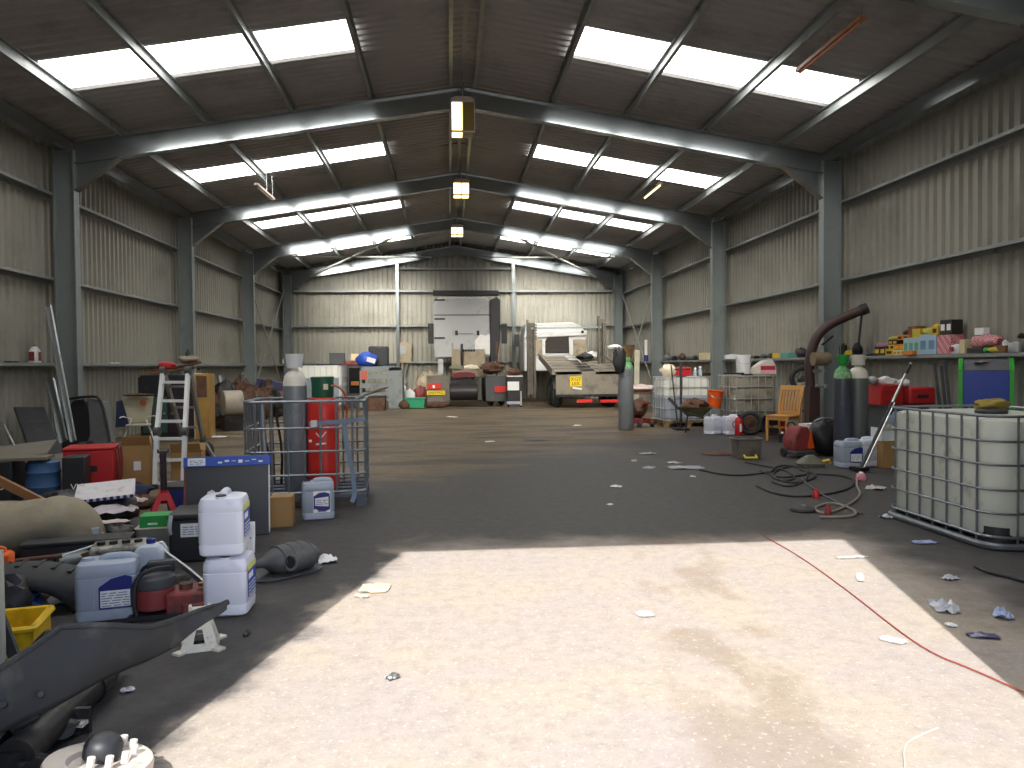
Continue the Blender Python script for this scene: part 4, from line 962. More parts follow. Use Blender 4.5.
m = MB(); m.b2((.03, -.13, 1.07), (.075, -.1, 1.13)); m.build('shroud_opening', mt('pale cap', 'd8cfae'), t)
m = MB(); m.cyl((0, 0, 1.0), (0, 0, 1.12), .025, n=10); m.cyl((0, 0, 1.09), (.07, -.05, 1.1), .015, n=8); m.build('valve', mt('brass', 'a08a4a', .35, .8), t)
m = MB(); m.beam((-.045, -.167, .62), (.0, -.168, .56), .004, .012, up=(0, 0, 1)); m.beam((0, -.168, .56), (.055, -.164, .63), .004, .012, up=(0, 0, 1)); m.beam((-.05, -.164, .5), (.055, -.165, .51), .004, .018); m.b2((-.128, -.112, .52), (-.1, -.134, .545)); m.build('white_marking', PAPER, t)
m = MB(); m.tube([(0, -.06, 1.1), (.14, -.05, 1.12), (.22, .06, 1.04), (.25, .1, .9), (.2, .2, .5)], .012, 7, smooth=2); m.build('hose', mt('orange hose', 'c96a4a', .5), t)
# rusty bars and hoses in the back of the cage
t = thing('welding_hose', 'dark red brown bars and hose bundle standing in the left of the gas cage', 'hose', (-2.22, 8.45, .132))
m = MB(); m.tube([(.02, -.1, .04), (.0, -.08, .6), (.01, -.1, .95)], .022, 8); m.build('bar', RUST, t)
m = MB(); m.tube([(-.14, 0, .85), (-.12, -.05, .6), (0, -.1, .35), (-.05, -.05, .04)], .014, 7, smooth=2); m.build('hose', BLACKP, t)
m = MB(); m.tube([(.08, 0, .04), (.1, -.02, .4), (.05, -.06, .8)], .014, 7, smooth=1); m.build('hose', BLACKP, t)
# loose scrap filling the left heap
for i, (px, py, w, d, h, mm, nm, lab) in enumerate((
    (118, 541, .3, .2, .14, OILY, 'scrap_part', 'oily black scrap part behind the small white can'),
    (70, 570, .3, .12, .1, RUST, 'scrap_part', 'rusty scrap part behind the tyre casing'),
    (45, 545, .3, .3, .16, BLACKP, 'scrap_part', 'black scrap part between sack and tyre casing'),
    (92, 580, .3, .2, .1, OILY, 'scrap_part', 'oily lump at the left foot of the silver jerrycan'),
    (140, 528, .24, .2, .1, mt('greyish rag', '77736e', .9), 'rag', 'grey rag right behind the green carton'),
    (66, 509, .5, .36, .2, BLACKP, 'bin_bag', 'black bin bag behind the sack and before the blue drum'),
    (105, 507, .4, .3, .2, OILY, 'scrap_part', 'dark scrap behind the right end of the sack'),
    (140, 508, .34, .24, .14, RUST, 'scrap_part', 'rusty scrap left of the red axle stand foot'),
    (128, 497, .5, .3, .16, mt('navy cloth', '2c3150', .85), 'cloth', 'navy cloth heaped behind the chequered board'),
    (12, 600, .4, .3, .14, OILY, 'scrap_part', 'oily scrap under the teal film at the left edge'),
    (165, 590, .3, .22, .1, OILY, 'scrap_part', 'oily lump under the red engine pump'),
    (4, 630, .3, .3, .3, OILY, 'scrap_part', 'dark scrap behind the pale post at the left edge'),
    (52, 740, .22, .16, .08, OILY, 'scrap_part', 'small oily part beside the propeller shaft flange'),
    (88, 462, .6, .4, .12, RUBBER, 'rubber_mat', 'black rubber mats on the floor before the fairing'),
    (112, 459, .45, .35, .26, BLACKP, 'bin_bag', 'dark bag between the red chest and the folding chair'))):
    p = G(px, py); m = MB(); m.blob((p.x, p.y, h*.45), (w, d, h), 200+i, .32, 16, 10, -.45); solo(nm, m, mm, lab, nm.replace('_', ' '), 'loose scrap in the left heap')
# ================================================================== RIGHT SIDE
IBCT = mt('cloudy white tank plastic', 'bfc2b8', .4, 0, .05, 3, dirt='85847a', dscale=4, damt=.37)
IBCW = mt('white tank plastic', 'dcdcd4', .4, 0, .04, 3, dirt='a9a69a', dscale=3, damt=.34)
IBCD = mt('grimy tank plastic', '9a9484', .5, 0, .12, 3, dirt='5e574a', dscale=3, damt=.46)
IBCB = mt('tank plastic with dark contents', 'a6abba', .4, 0, .06, 3, dirt='7f8594', dscale=2.5, damt=.45)
g = ibc('big caged white liquid container standing at the right edge, near the camera', (4.3, 6.1, 0), 0, 1.04, 1.46, 1.02, IBCT, mt('container cage tube', '8f959c', .33, .8, .1, 14), .03, 6, 7, [.1, .28, .46, .65, .83, 1.02], gap=.012, rad=.19)
m = MB(); m.b2((-.1, -.75, .4), (.26, -.744, .62)); m.build('blue_plate', mt('dull blue plate', '3d4668', .5), g)
m = MB(); m.loft([(.06, .3, .3, .14), (.17, .3, .3, .14)], 6, Matrix.Translation((-.345, -.555, 0))); m.build('black_corner', BLACKP, g)
m = MB(); m.blob((4.42, 6.25, 1.06), (.32, .2, .09), 4, .35, 20, 10); solo('yellow_sponge', m, mt('olive yellow foam', '8a7a35', .9, var=.3, scale=20), 'crumpled olive yellow foam lying on the big caged container', 'foam', ang=60)
# second and third container
ibc('white caged container half filled, against the third right column with tools on top', (5.12, 17.4, 0), math.radians(2), 1.12, 1.0, 1.14, contents('white tank with blue grey contents', 'dcdcd4', 'a4acbc', .72), mt('pale cage tube', 'c3c9d0', .4, .6), .13, 7, 5, [.16, .42, .66, .9, 1.13])
ibc('grimy dark caged container behind the wooden chair with a white bucket on top', (6.06, 15.78, 0), math.radians(-3), 1.0, .95, 1.2, IBCD, mt('dark cage tube', 'a6abad', .45, .5), .13, 6, 5, [.2, .45, .7, .95, 1.18])
# on the second container
z = 1.165
m = MB(); m.blob((4.72, 17.1, z+.12), (.34, .28, .3), 6, .25); solo('white_rag', m, mt('cream cloth', 'ddd2bd', .85), 'cream rag heaped on left corner of the half filled container', 'rag')
t = thing('red_drill_case', 'red tool case with dark handle on the half filled container', 'tool case', (5.08, 17.15, z), .2)
m = MB(); m.b2((-.14, -.1, 0), (.16, .1, .2)); m.build('case', REDP, t, bev=.02)
m = MB(); m.tube([(-.06, 0, .2), (-.05, 0, .26), (.06, 0, .26), (.07, 0, .2)], .012, 6); m.build('handle', BLACKP, t)
for k, (x, h) in enumerate(((5.34, .14), (5.46, .17))):
    t = thing('spray_bottle', ('shorter small bottle with white cap on the half filled container', 'taller small bottle with white cap on the half filled container')[k], 'bottle', (x, 17.05, z), 0, 'small bottles on the white container')
    m = MB(); m.lathe([(.04, 0), (.042, .01), (.042, h*.7), (.02, h*.85), (.02, h)], 14); m.build('body', mt('pale blue plastic', 'b6c6d2', .3), t)
    m = MB(); m.cyl((0, 0, h), (0, 0, h+.05), .03, n=12); m.build('cap', PAPER, t)
m = MB(); m.box((5.6, 17.3, z+.03), (.3, .3, .06)); solo('oily_tray', m, OILY, 'low oily tray on the right end of the half filled container', 'tray', bev=.01)
# two poles standing before it
for k, (a, b, lab, r) in enumerate((((678, 425), (671, 365), 'thin black crowbar leaning on the half filled container', .016), ((681, 428), (681, 362), 'thick black post standing before the half filled container', .03))):
    p0 = P(a[0], a[1], 16.4-.25*k); p1 = P(b[0], b[1], 16.7-.25*k); p0.z = 0
    m = MB(); m.cyl(p0, p1, r, n=10)
    if k: m.cyl(p1-Vector((.14, 0, .16)), p1+Vector((.2, 0, -.16)), .02, n=8); m.box(p0+Vector((0, 0, .02)), (.3, .3, .04))
    solo('iron_bar', m, BLACKP, lab, 'bar', 'bars by the half filled container')
# orange bucket hanging upside down on a hand truck, wheelbarrow tray
t = thing('orange_bucket', 'orange bucket tilted on the scrap beside the column near the half filled container', 'bucket', (5.31, 15.75, .5), 0, rot=(0, math.radians(8), 0))
m = MB(); m.lathe([(0, 0), (.13, 0), (.14, .02), (.165, .34), (.18, .36), (.175, .38), (.155, .37), (.13, .03), (0, .02)], 26); m.build('body', ORANGE, t)
m = MB(); m.torus((0, 0, .36), .178, .012, n=24, m=6); m.build('rim', ORANGE, t)
m = MB(); m.tube([(-.17, -.02, .34), (-.15, -.14, .24), (0, -.2, .2), (.15, -.14, .24), (.17, -.02, .34)], .005, 5, smooth=1); m.build('bail_handle', GALV, t)
t = thing('wheelbarrow', 'rusty wheelbarrow full of scrap before the half filled container', 'wheelbarrow', (4.86, 15.6, 0), math.radians(-20))
m = MB(); m.loft([(.34, .34, .26, .06), (.52, .7, .46, .09), (.535, .72, .48, .09)], 4); m.build('tray', mt('olive rusty tray', '5d5a40', .6, .2, .2, 6, dirt='3d2f26', dscale=4, damt=.45), t)
m = MB(); m.tube([(-.55, .2, .72), (-.3, .2, .45), (.2, .1, .3), (.45, .03, .18)], .018, 7, smooth=1); m.build('handle', BLACKP, t)
m = MB(); m.tube([(-.55, -.2, .72), (-.3, -.2, .45), (.2, -.1, .3), (.45, -.03, .18)], .018, 7, smooth=1); m.build('handle', BLACKP, t)
for s in (-1, 1):
    m = MB(); m.tube([(-.15, s*.14, .36), (-.2, s*.16, .0)], .016, 6); m.build('leg', BLACKP, t)
m = MB(); m.torus((.45, 0, .16), .13, .04, (0, 1, 0), 20, 8); m.cyl((.45, -.03, .16), (.45, .03, .16), .06, n=10); m.build('wheel', RUBBER, t)
m = MB(); m.blob((0, 0, .56), (.5, .34, .26), 9, .4, 20, 12); m.build('scrap_load', RUST, t)
# jerrycans
jerrycan('left of the two white grey jerrycans before the orange bucket', (5.07, 15.12, 0), math.radians(35), LILACP, CANS, w=.3, d=.24, lab='none', sc=1.08)
jerrycan('right of the two jerrycans before the orange bucket, round label', (5.4, 14.95, 0), math.radians(4), LILACP, CANS, w=.31, d=.25, lab='round', sc=1.12)
jerrycan('silver grey jerrycan with blue label at the foot of the dark gas cylinders', (5.15, 9.98, 0), math.radians(-4), GREYCAN, CANS, w=.29, d=.24, lab='frame', sc=1.1)
jerrycan('pale jerrycan half hidden between gas cylinders and leaning pole', (5.44, 10.08, 0), math.radians(8), LILACP, CANS, w=.26, d=.24, lab='none', sc=1.12)
# white bucket and packets on third container
t = thing('white_bucket', 'tall white bucket standing on the grimy dark container', 'bucket', (5.94, 15.7, 1.215))
m = MB(); m.lathe([(.13, 0), (.14, .02), (.155, .36), (.165, .365), (.165, .4), (.15, .405), (.15, .37), (.1, .36), (0, .36)], 26); m.build('body', WHITEP, t)
m = MB(); m.tube([(-.16, 0, .34), (-.14, -.12, .24), (0, -.18, .2), (.14, -.12, .24), (.16, 0, .34)], .005, 5, smooth=1); m.build('bail_handle', GALV, t)
t = thing('red_white_carton', 'white and red packet with sloping top on the grimy dark container', 'packet', (6.34, 15.62, 1.215), 0)
m = MB(); m.prism([(-.26, 0), (.24, 0), (.24, .16), (.16, .3), (.0, .28), (-.24, .12)], .24, Matrix.Translation((0, -.12, 0))); m.build('box_body', mt('dusty white card', 'd8d0c8', .7), t)
m = MB(); m.b2((-.1, -.122, .08), (.22, -.125, .17)); m.build('red_band', mt('dark pink print', 'b02f48'), t)
m = MB(); m.b2((-.1, -.122, .0), (.22, -.1245, .075)); m.build('pink_band', mt('pale pink print', 'dba7b0'), t)
m = MB(); m.box((5.7, 15.6, 1.23), (.3, .3, .03), (0, 0, .3)); solo('dark_mat', m, RUBBER, 'flat dark mat on left corner of the grimy dark container', 'mat')
# wheel, basin, extinguisher before third container
t = thing('flywheel', 'dark wheel leaning on the grimy dark container', 'wheel', (5.72, 14.78, .24), 0)
m = MB(); m.torus((0, 0, 0), .2, .045, (.15, 1, -.12), 26, 10); m.build('tyre', RUBBER, t)
m = MB(); m.cyl((-.01, -.05, 0), (.01, .04, 0), .14, n=20); m.cyl((-.01, -.08, 0), (.01, .05, 0), .05, n=12); m.build('rim', RUST, t)
t = thing('black_basin', 'black rubber basin tipped on its side before the dark wheel', 'basin', (5.86, 14.3, .2), 0, rot=(math.radians(72), 0, .1))
m = MB(); m.lathe([(.0, 0), (.14, 0), (.2, .16), (.215, .165), (.205, .175), (.15, .02), (0, .015)], 26); m.build('bowl', BLACKP, t)
m = MB(); m.cyl((0, 0, .015), (0, 0, .06), .04, n=12); m.build('hub', ALUD, t)
t = thing('fire_extinguisher', 'small red fire extinguisher with white label beside the black basin', 'fire extinguisher', (5.46, 14.72, 0))
m = MB(); m.lathe([(.07, 0), (.075, .01), (.075, .3), (.05, .35), (.02, .37), (.02, .4)], 20); m.build('body', REDP, t)
m = MB(); m.b2((-.012, -.078, .08), (.03, -.072, .24)); m.build('label_sheet', PAPER, t)
m = MB(); m.b2((-.02, -.08, .39), (.02, .04, .42)); m.build('lever', BLACKP, t)
# wooden chair
CHW = mt('honey coloured wood', 'd29a55', .42, 0, .14, 7, dirt='a8763c', dscale=3, damt=.32)
t = thing('wooden_chair', 'honey coloured wooden chair with slatted back by the right column', 'chair', (5.87, 13.6, 0), math.radians(-54))
t.scale = (1.06, 1.12, 1.02)
m = MB(); m.loft([(.44, .42, .42, .03), (.445, .44, .43, .04), (.465, .44, .43, .04), (.47, .42, .41, .03)]); m.build('seat', CHW, t)
for s in (-1, 1):
    m = MB(); m.beam((s*.19, -.18, .44), (s*.19, -.19, .2), .045, .045); m.beam((s*.19, -.19, .2), (s*.19, -.185, 0), .04, .038); m.build('leg', CHW, t, bev=.005)
    m = MB(); pts = [(s*.19, .27, 0), (s*.19, .2, .25), (s*.19, .18, .46), (s*.195, .22, .7), (s*.2, .32, .99)]
    for a, b in zip(pts, pts[1:]): m.beam(a, Vector(b)+(Vector(b)-Vector(a)).normalized()*.005, .042, .03, up=(0, 1, 0))
    m.build('leg', CHW, t, bev=.004)
    m = MB(); m.beam((s*.19, -.18, .24), (s*.19, .21, .24), .02, .04); m.build('side_stretcher', CHW, t)
m = MB(); m.beam((-.19, -.0, .24), (.19, -.0, .24), .02, .035); m.build('cross_stretcher', CHW, t)
for a, b in (((-.17, -.19, .41), (.17, -.19, .41)), ((-.17, .19, .41), (.17, .19, .41))):
    m = MB(); m.beam(a, b, .02, .055); m.build('apron', CHW, t)
m = MB(); m.beam((-.23, .31, .95), (.23, .31, .95), .028, .09, up=(0, .3, 1)); m.build('top_rail', CHW, t, bev=.006)
m = MB(); m.beam((-.18, .19, .5), (.18, .19, .5), .022, .04); m.build('lower_rail', CHW, t)
for i in range(6):
    x = -.14+i*.056; m = MB(); m.beam((x, .19, .5), (x, .225, .7), .03, .012, up=(0, 1, 0)); m.beam((x, .225, .7), (x*1.1, .3, .92), .03, .012, up=(0, 1, 0)); m.build('back_slat', CHW, t)
# small plastic bin with yellow handle lying in front of the chair
t = thing('plastic_bin', 'grimy clear plastic bin with a yellow handle lying on the floor', 'bin', (4.2, 11.2, 0), math.radians(-4))
m = MB(); GB = mt('grimy clear plastic', '6f6860', .4, 0, .2, 6, dirt='4a443e', dscale=4, damt=.45); w, d, h = .38, .3, .3
for s in (-1, 1): m.prism([(s*w*.43, 0), (s*(w*.43-.01), 0), (s*(w/2-.01), h), (s*w/2, h)], d, Matrix.Translation((0, -d/2, 0))); m.b2((-w/2+.03, s*d/2, 0), (w/2-.03, s*(d/2-.01), h))
m.b2((-w*.43, -d/2, 0), (w*.43, d/2, .01)); m.build('body', GB, t)
m = MB(); m.tube([(x, y, h) for x, y in rrect(w+.04, d+.03, .03, 3)], .012, 6, True); m.build('rim', GB, t)
m = MB(); m.tube([(-.09, -d/2-.01, .06), (-.09, -d/2-.08, .03), (.09, -d/2-.08, .03), (.09, -d/2-.01, .06)], .015, 7); m.build('handle', mt('pale yellow plastic', 'f2d94a', .4), t)
m = MB(); m.scrap((4.0, 11.75, 0), .6, .5, .06, 77); solo('sacking', m, RUST, 'brown sacking scrap on the floor behind the grimy bin', 'sacking')

# ------------------------------------------------------------------ extraction arm on its stand, by the right column
DKB = mt('dark red brown paint', '4a3836', .5, .2, .15, 6, dirt='2f2a2a', dscale=3, damt=.4)
t = thing('extraction_arm', 'dark red brown curved fume extraction arm on a stand beside the right column', 'extraction arm', (0, 0, 0))
Y0 = 13.0
pts = [P(811, 392, Y0), P(809, 368, Y0), P(811, 350, Y0), P(817, 336, Y0), P(828, 325, Y0), P(845, 317, Y0-.1), P(865, 309, Y0-.2)]
m = MB(); m.tube(pts, .085, 14, smooth=2); m.build('duct', DKB, t)
d = (pts[-1]-pts[-2]).normalized(); m = MB(); m.cyl(pts[-1]-d*.08, pts[-1]+d*.04, .1, n=16); m.build('end_collar', BLACKP, t)
m = MB(); a = P(862, 312, Y0-.2); m.tube([a, P(860, 330, Y0-.2), P(858, 350, Y0-.2)], .02, 7); m.build('hanging_cable', BLACKP, t)
b = P(812, 392, Y0); m = MB(); m.b2((b.x-.1, b.y-.1, 0), (b.x+.1, b.y+.1, b.z+.1)); m.build('stand_post', DKB, t, bev=.01)
m = MB(); m.b2((b.x-.15, b.y-.2, 0), (b.x+.3, b.y+.3, .05)); m.build('base_plate', DKB, t)
m = MB(); q = P(820, 359, Y0-.2); m.cyl(q-Vector((.13, 0, 0)), q+Vector((.13, 0, 0)), .12, n=18); m.cyl(q+Vector((.13, 0, 0)), q+Vector((.19, 0, 0)), .08, n=14); m.build('motor', mt('dusty cream motor', '8a7a62', .6, .2, .2, 9), t)
m = MB(); q = P(822, 345, Y0-.1); m.beam(q, P(833, 336, Y0-.1), .03, .03); m.build('strut', BLACKP, t)
for k, (px, py) in enumerate(((818, 371), (820, 386))):
    m = MB(); q = P(px, py, Y0-.2); m.cyl(q-Vector((.08, 0, 0)), q+Vector((.1, 0, 0)), .03, n=10); m.cyl(q+Vector((.1, 0, -.03)), q+Vector((.1, 0, .03)), .05, n=12); m.build('clamp', ALUD, t)
t = thing('cream_box', 'tall cream electrical box with cut out behind the wooden chair', 'box', P(807, 420, 14.05)*1, 0); t.location.z = 0
m = MB(); m.b2((-.16, -.12, 0), (.13, .1, 1.06)); m.build('case', mt('dirty cream paint', 'b0a184', .6, dirt='7c6e55', dscale=3, damt=.4), t, bev=.012)
m = MB(); m.b2((-.1, -.124, .55), (.08, -.12, .72)); m.build('window', DARKG, t); m = MB(); m.b2((-.16, -.13, .5), (.13, -.12, .55)); m.build('shelf_lip', WOODD, t)
t = thing('black_hose_reel', 'black round hose reel behind the wooden chair', 'hose reel', P(802, 376, 14.3), 0)
m = MB(); m.torus((0, 0, -.05), .2, .05, (0.1, 1, 0), 26, 8); m.build('hose_coil', RUBBER, t)
m = MB(); m.cyl((0, -.06, -.05), (0, .08, -.05), .06, n=12); m.build('hub', DARKG, t)
m = MB(); m.b2((-.04, .06, -1.2), (.04, .12, .0)); m.build('bracket', DARKG, t)
# red pressure washer and bags
t = thing('pressure_washer', 'dirty red wheeled washer with grey base beside the dark gas cylinders', 'pressure washer', (5.02, 11.2, 0), math.radians(15))
t.scale = (.86,)*3
m = MB(); m.prism([(-.2, .12), (.16, .12), (.2, .3), (.08, .55), (-.1, .55), (-.22, .34)], .32, Matrix.Translation((0, -.16, 0))); m.build('hood', REDD, t, bev=.03)
m = MB(); m.b2((-.22, -.18, .05), (.22, .18, .13)); m.build('base', DARKG, t, bev=.02)
m = MB(); m.prism([(.06, .16), (.2, .16), (.12, .48)], .02, Matrix.Translation((0, -.185, 0))); m.build('orange_flap', ORANGE, t)
for s in (-1, 1):
    m = MB(); m.torus((s*.23, .1, .09), .06, .03, (1, 0, 0), 18, 8); m.cyl((s*.2, .1, .09), (s*.26, .1, .09), .05, n=14); m.build('wheel', RUBBER, t)
m = MB(); m.tube([(-.1, .14, .5), (-.1, .18, .6), (.06, .18, .6), (.06, .14, .5)], .016, 7, smooth=1); m.build('handle', BLACKP, t)
t = thing('floor_nozzle', 'grey flat machine head with yellow grip before the red washer', 'nozzle', (4.68, 10.12, 0), math.radians(-10))
m = MB(); m.loft([(0, .34, .24, .06), (.05, .36, .26, .06), (.12, .2, .16, .05), (.16, .1, .08, .03)]); m.build('head', mt('olive grey plastic', '5d5d50', .5), t)
m = MB(); m.tube([(.15, -.05, .08), (.23, -.08, .1), (.25, -.05, .06)], .02, 7); m.build('yellow_grip', YELLOWP, t)
m = MB(); m.blob((5.5, 11.35, .28), (.5, .5, .58), 14, .18, 18, 11, -.46); solo('black_bag', m, BLACKP, 'full black bag between red washer and the dark gas cylinders', 'bag', ang=60)
m = MB(); m.tube([(5.2, 11.05, .55), (5.3, 11.0, .61), (5.44, 11.0, .6), (5.55, 11.0, .55)], .014, 6, smooth=2); solo('pale_rope', m, ALUD, 'pale rope lying over the black bag', 'rope')
for k, (x, y, s, lab) in enumerate(((P(811, 425, 12.2).x, 12.2, .3, 'white carton behind the red washer'), (P(822, 425, 12.3).x, 12.3, .16, 'small white carton right of the larger one behind the red washer'))):
    t = thing('white_carton', lab, 'carton', (x, y, 0), .1, 'white cartons behind the washer')
    m = MB(); m.b2((-s/2, -.12, 0), (s/2, .12, .42-.02*k)); m.build('box_body', mt('off white card', 'd6d2c8', .7), t, bev=.004)
    m = MB(); m.b2((-s/2-.004, -.124, .37-.02*k), (s/2+.004, .124, .425-.02*k)); m.build('lid', PAPER, t)
for k, (x, y, r, h, c, lab) in enumerate(((6.2, 14.55, .13, .3, REDP, 'red round can on the floor under the wooden chair'), (5.72, 13.3, .07, .16, OILY, 'small dark jar on the floor beside the wooden chair leg'), (6.62, 14.05, .1, .26, REDD, 'dirty red can standing behind the wooden chair'))):
    t = thing('round_can', lab, 'can', (x, y, 0), 0, 'cans around the wooden chair')
    m = MB(); m.lathe([(r, 0), (r*1.03, .01), (r, .02), (r, h-.02), (r*1.03, h-.01), (r*.9, h), (0, h)], 20); m.build('body', c, t)
    m = MB(); m.cyl((0, 0, h), (0, 0, h+.03), r*.35, n=12); m.build('cap', BLACKP if k != 1 else PAPER, t)
# gas cylinders
GASD = mt('dark slate cylinder paint', '4a4f5c', .38, .25, .08, 5, dirt='6d6a66', dscale=4, damt=.36)
GASM = mt('mid grey cylinder paint', '6c6e70', .42, .25, .08, 5, dirt='7d7a74', dscale=4, damt=.38)
GRS = mt('green shoulder paint', '5f9f62', .5, 0, .15, 6, dirt='cfd8c8', dscale=5, damt=.42)
gas_cylinder('dark slate gas cylinder with green shoulder beside the right column', (5.31, 10.42, 0), .122, 1.39, GASD, GRS, 'gas cylinders', 'guard', GREENP)
gas_cylinder('grey gas cylinder with white shoulder beside the green shouldered one', (5.585, 10.5, 0), .135, 1.39, GASM, WSH, 'gas cylinders', 'bucket', WSH)
# cardboard box with white carton on top
carton('cardboard box under a white carton left of the big caged container', (5.72, 9.98, 0), math.radians(5), .34, .3, .36, open_=False, tape=False)
t = thing('white_tray_carton', 'open white carton standing on the cardboard box near the big caged container', 'carton', (5.72, 9.98, .362), .05)
m = MB(); w, d, h = .34, .26, .18
for s in (-1, 1): m.b2((s*w/2, -d/2, 0), (s*(w/2-.006), d/2, h)); m.b2((-w/2, s*d/2, 0), (w/2, s*(d/2-.006), h*.8))
m.b2((-w/2, -d/2, 0), (w/2, d/2, .006)); m.build('box_body', WHITEP, t)
m = MB(); m.blob((0, .02, .14), (.24, .18, .14), 2, .3); m.build('crumpled_filling', mt('grey wadding', '9c9a94', .9), t)
m = MB(); m.beam((5.74, 9.55, 0), (5.84, 9.62, .5), .04, .02); solo('timber_lath', m, WOODD, 'brown timber lath right of the cardboard box by the caged container', 'lath')
# leaning trolley jack handle
a, b = G(860, 472), P(911, 363, 10.0); a.z = .02
mid = a.lerp(b, .62)
t = thing('jack_handle', 'long black and silver jack handle leaning towards the wall beside the cardboard box', 'jack handle', (0, 0, 0))
m = MB(); m.cyl(a, mid, .024, n=12); m.build('black_tube', BLACKP, t)
m = MB(); m.cyl(mid, b.lerp(mid, .25), .018, n=12); m.build('chrome_tube', SILVER, t)
m = MB(); m.cyl(b.lerp(mid, .28), b.lerp(mid, .05), .024, n=12); m.build('grip', BLACKP, t)
m = MB(); m.cyl(b.lerp(mid, .05), b, .012, n=10); m.build('tip', SILVER, t)
m = MB(); m.cyl(a+(b-a)*.02+Vector((.02, -.02, 0)), mid+Vector((.02, -.02, 0)), .008, n=8); m.build('release_rod', SILVER, t)
m = MB(); m.box(a+Vector((0, .02, .02)), (.14, .2, .05), (0, 0, .3)); m.build('jack_socket', OILY, t)
# cabinet carrying the red tool chest
t = thing('metal_cabinet', 'dark metal cabinet under the red tool chest by the right wall', 'cabinet', (6.62, 11.0, 0), 0)
m = MB(); m.b2((-.5, -.3, 0), (.2, .3, .77)); m.build('body', DARKG, t, bev=.006)
m = MB(); m.b2((-.53, -.33, .77), (.23, .33, .8)); m.build('top', DARKG, t)
for s in (0, 1):
    m = MB(); m.b2((-.48+s*.34, -.312, .04), (-.16+s*.34, -.3, .73)); dd = m.build('door', DARKG, t); m = MB(); m.cyl((-.2+s*.1, -.33, .4), (-.2+s*.1, -.312, .4), .02, n=10); m.build('knob', GALV, dd)
t = thing('tool_chest', 'red steel tool chest with drawers on the dark metal cabinet', 'tool chest', (6.4, 10.9, .802), 0)
m = MB(); m.b2((-.34, -.16, 0), (.02, .16, .3)); m.build('body', REDP, t, bev=.008)
for i in range(3):
    m = MB(); m.b2((-.32, -.172, .02+i*.095), (-.0, -.16, .105+i*.095)); dr = m.build('drawer', REDP, t, bev=.003)
    m = MB(); m.b2((-.26, -.18, .07+i*.095), (-.06, -.172, .085+i*.095)); m.build('handle', REDD, dr)
t = thing('red_case', 'plain red carrying case right of the red tool chest', 'case', (6.67, 10.86, .802), 0)
m = MB(); m.b2((-.17, -.15, 0), (.24, .15, .26)); m.build('body', mt('scarlet case', 'c02a30', .4), t, bev=.03)
m = MB(); m.b2((-.05, -.16, .1), (.12, -.15, .15)); m.build('latch', BLACKP, t)
for k, (px, py, s, c, lab) in enumerate(((885, 381, .3, PAPER, 'white crumpled bag on the red tool chest'), (872, 381, .16, ALUD, 'grey rag left of the white bag on the tool chest'), (903, 380, .2, PAPER, 'smaller white bag on the plain red case'))):
    m = MB(); p = P(px, 390, 10.9); z0 = 1.105 if k < 2 else 1.066; m.blob((p.x, p.y, z0+.05), (s, .2, .13), 60+k, .3, 14, 9, -.38); solo('plastic_bag', m, c, lab, 'plastic bag', 'bags on the tool chest')
t = thing('grey_drum', 'grey blue plastic drum half hidden behind the leaning jack handle', 'drum', (6.0, 10.2, 0))
m = MB(); m.lathe([(.2, 0), (.21, .03), (.21, .6), (.19, .66), (.08, .7), (.06, .74), (0, .74)], 24); m.build('body', mt('grey blue plastic', '7d8698', .45), t)
m = MB(); m.cyl((0, 0, .74), (0, 0, .77), .05, n=12); m.build('cap', BLUEL, t)
# blue and green cabinet
t = thing('parts_washer', 'blue fronted green cabinet with grey sloping lid behind the big caged container', 'cabinet', (6.44, 9.05, 0), math.radians(-36))
t.scale = (.52, .62, 1)
GRC = mt('bright green paint', '3aa838', .4, 0, .08, 5, dirt='2c7a2f', dscale=3, damt=.3); BLC = mt('royal blue paint', '1f3f9f', .38, 0, .06, 5)
for x in (-.56, .5):
    m = MB(); m.prism([(0, 0), (.7, 0), (.7, 1.48), (.24, 1.48), (0, 1.34)], .1, Matrix.Translation((x, 0, 0)) @ Matrix.Rotation(PI/2, 4, 'Z') @ Matrix.Diagonal((1, -1, 1, 1))); m.build('side_panel', GRC, t, bev=.008)
m = MB(); m.b2((-.46, .03, .05), (.5, .68, 1.32)); m.build('body', BLC, t)
m = MB(); m.b2((-.45, .0, .78), (.49, .03, 1.31)); dd = m.build('door', BLC, t, bev=.005)
m = MB(); m.beam((-.16, -.015, .9), (.12, -.015, .895), .02, .016); m.build('handle', GALV, dd)
m = MB(); m.prism([(-.46, 0), (.5, 0), (.5, .27), (-.46, .27)], .02, Matrix.Translation((0, .03, 1.33)) @ Matrix.Rotation(-math.radians(60), 4, 'X')); m.build('sloping_lid', mt('grimy grey lid', '696a70', .5, 0, .15, 5, dirt='43434a', dscale=3, damt=.4), t)
m = MB(); m.b2((-.46, .26, 1.44), (.5, .69, 1.47)); m.build('top', DARKG, t)
m = MB(); m.scrap((6.52, 9.16, 1.42), .3, .1, .04, 91); o = solo('grey_glove', m, mt('grey cloth', '8d8c88', .8), 'grey rag lying on the sloping lid of the green cabinet', 'rag')
# bars leaning on the right wall
for k, (a, b) in enumerate((((922, 395), (934, 362)), ((932, 396), (945, 360)), ((928, 398), (941, 366)))):
    p1 = XP(b[0], b[1], 7.0); p0 = XP(a[0], a[1], 6.72); dd = (p0-p1); p0 = p1 + dd*(p1.z/(p1.z-p0.z)); p0.z = .01; p0.x = 6.93
    m = MB(); m.beam(p0, p1, .04, .025); solo('steel_bar', m, DARKG, ('left', 'right', 'middle')[k]+' of the three dark bars leaning on the wall by the green cabinet', 'bar', 'bars leaning on the right wall')

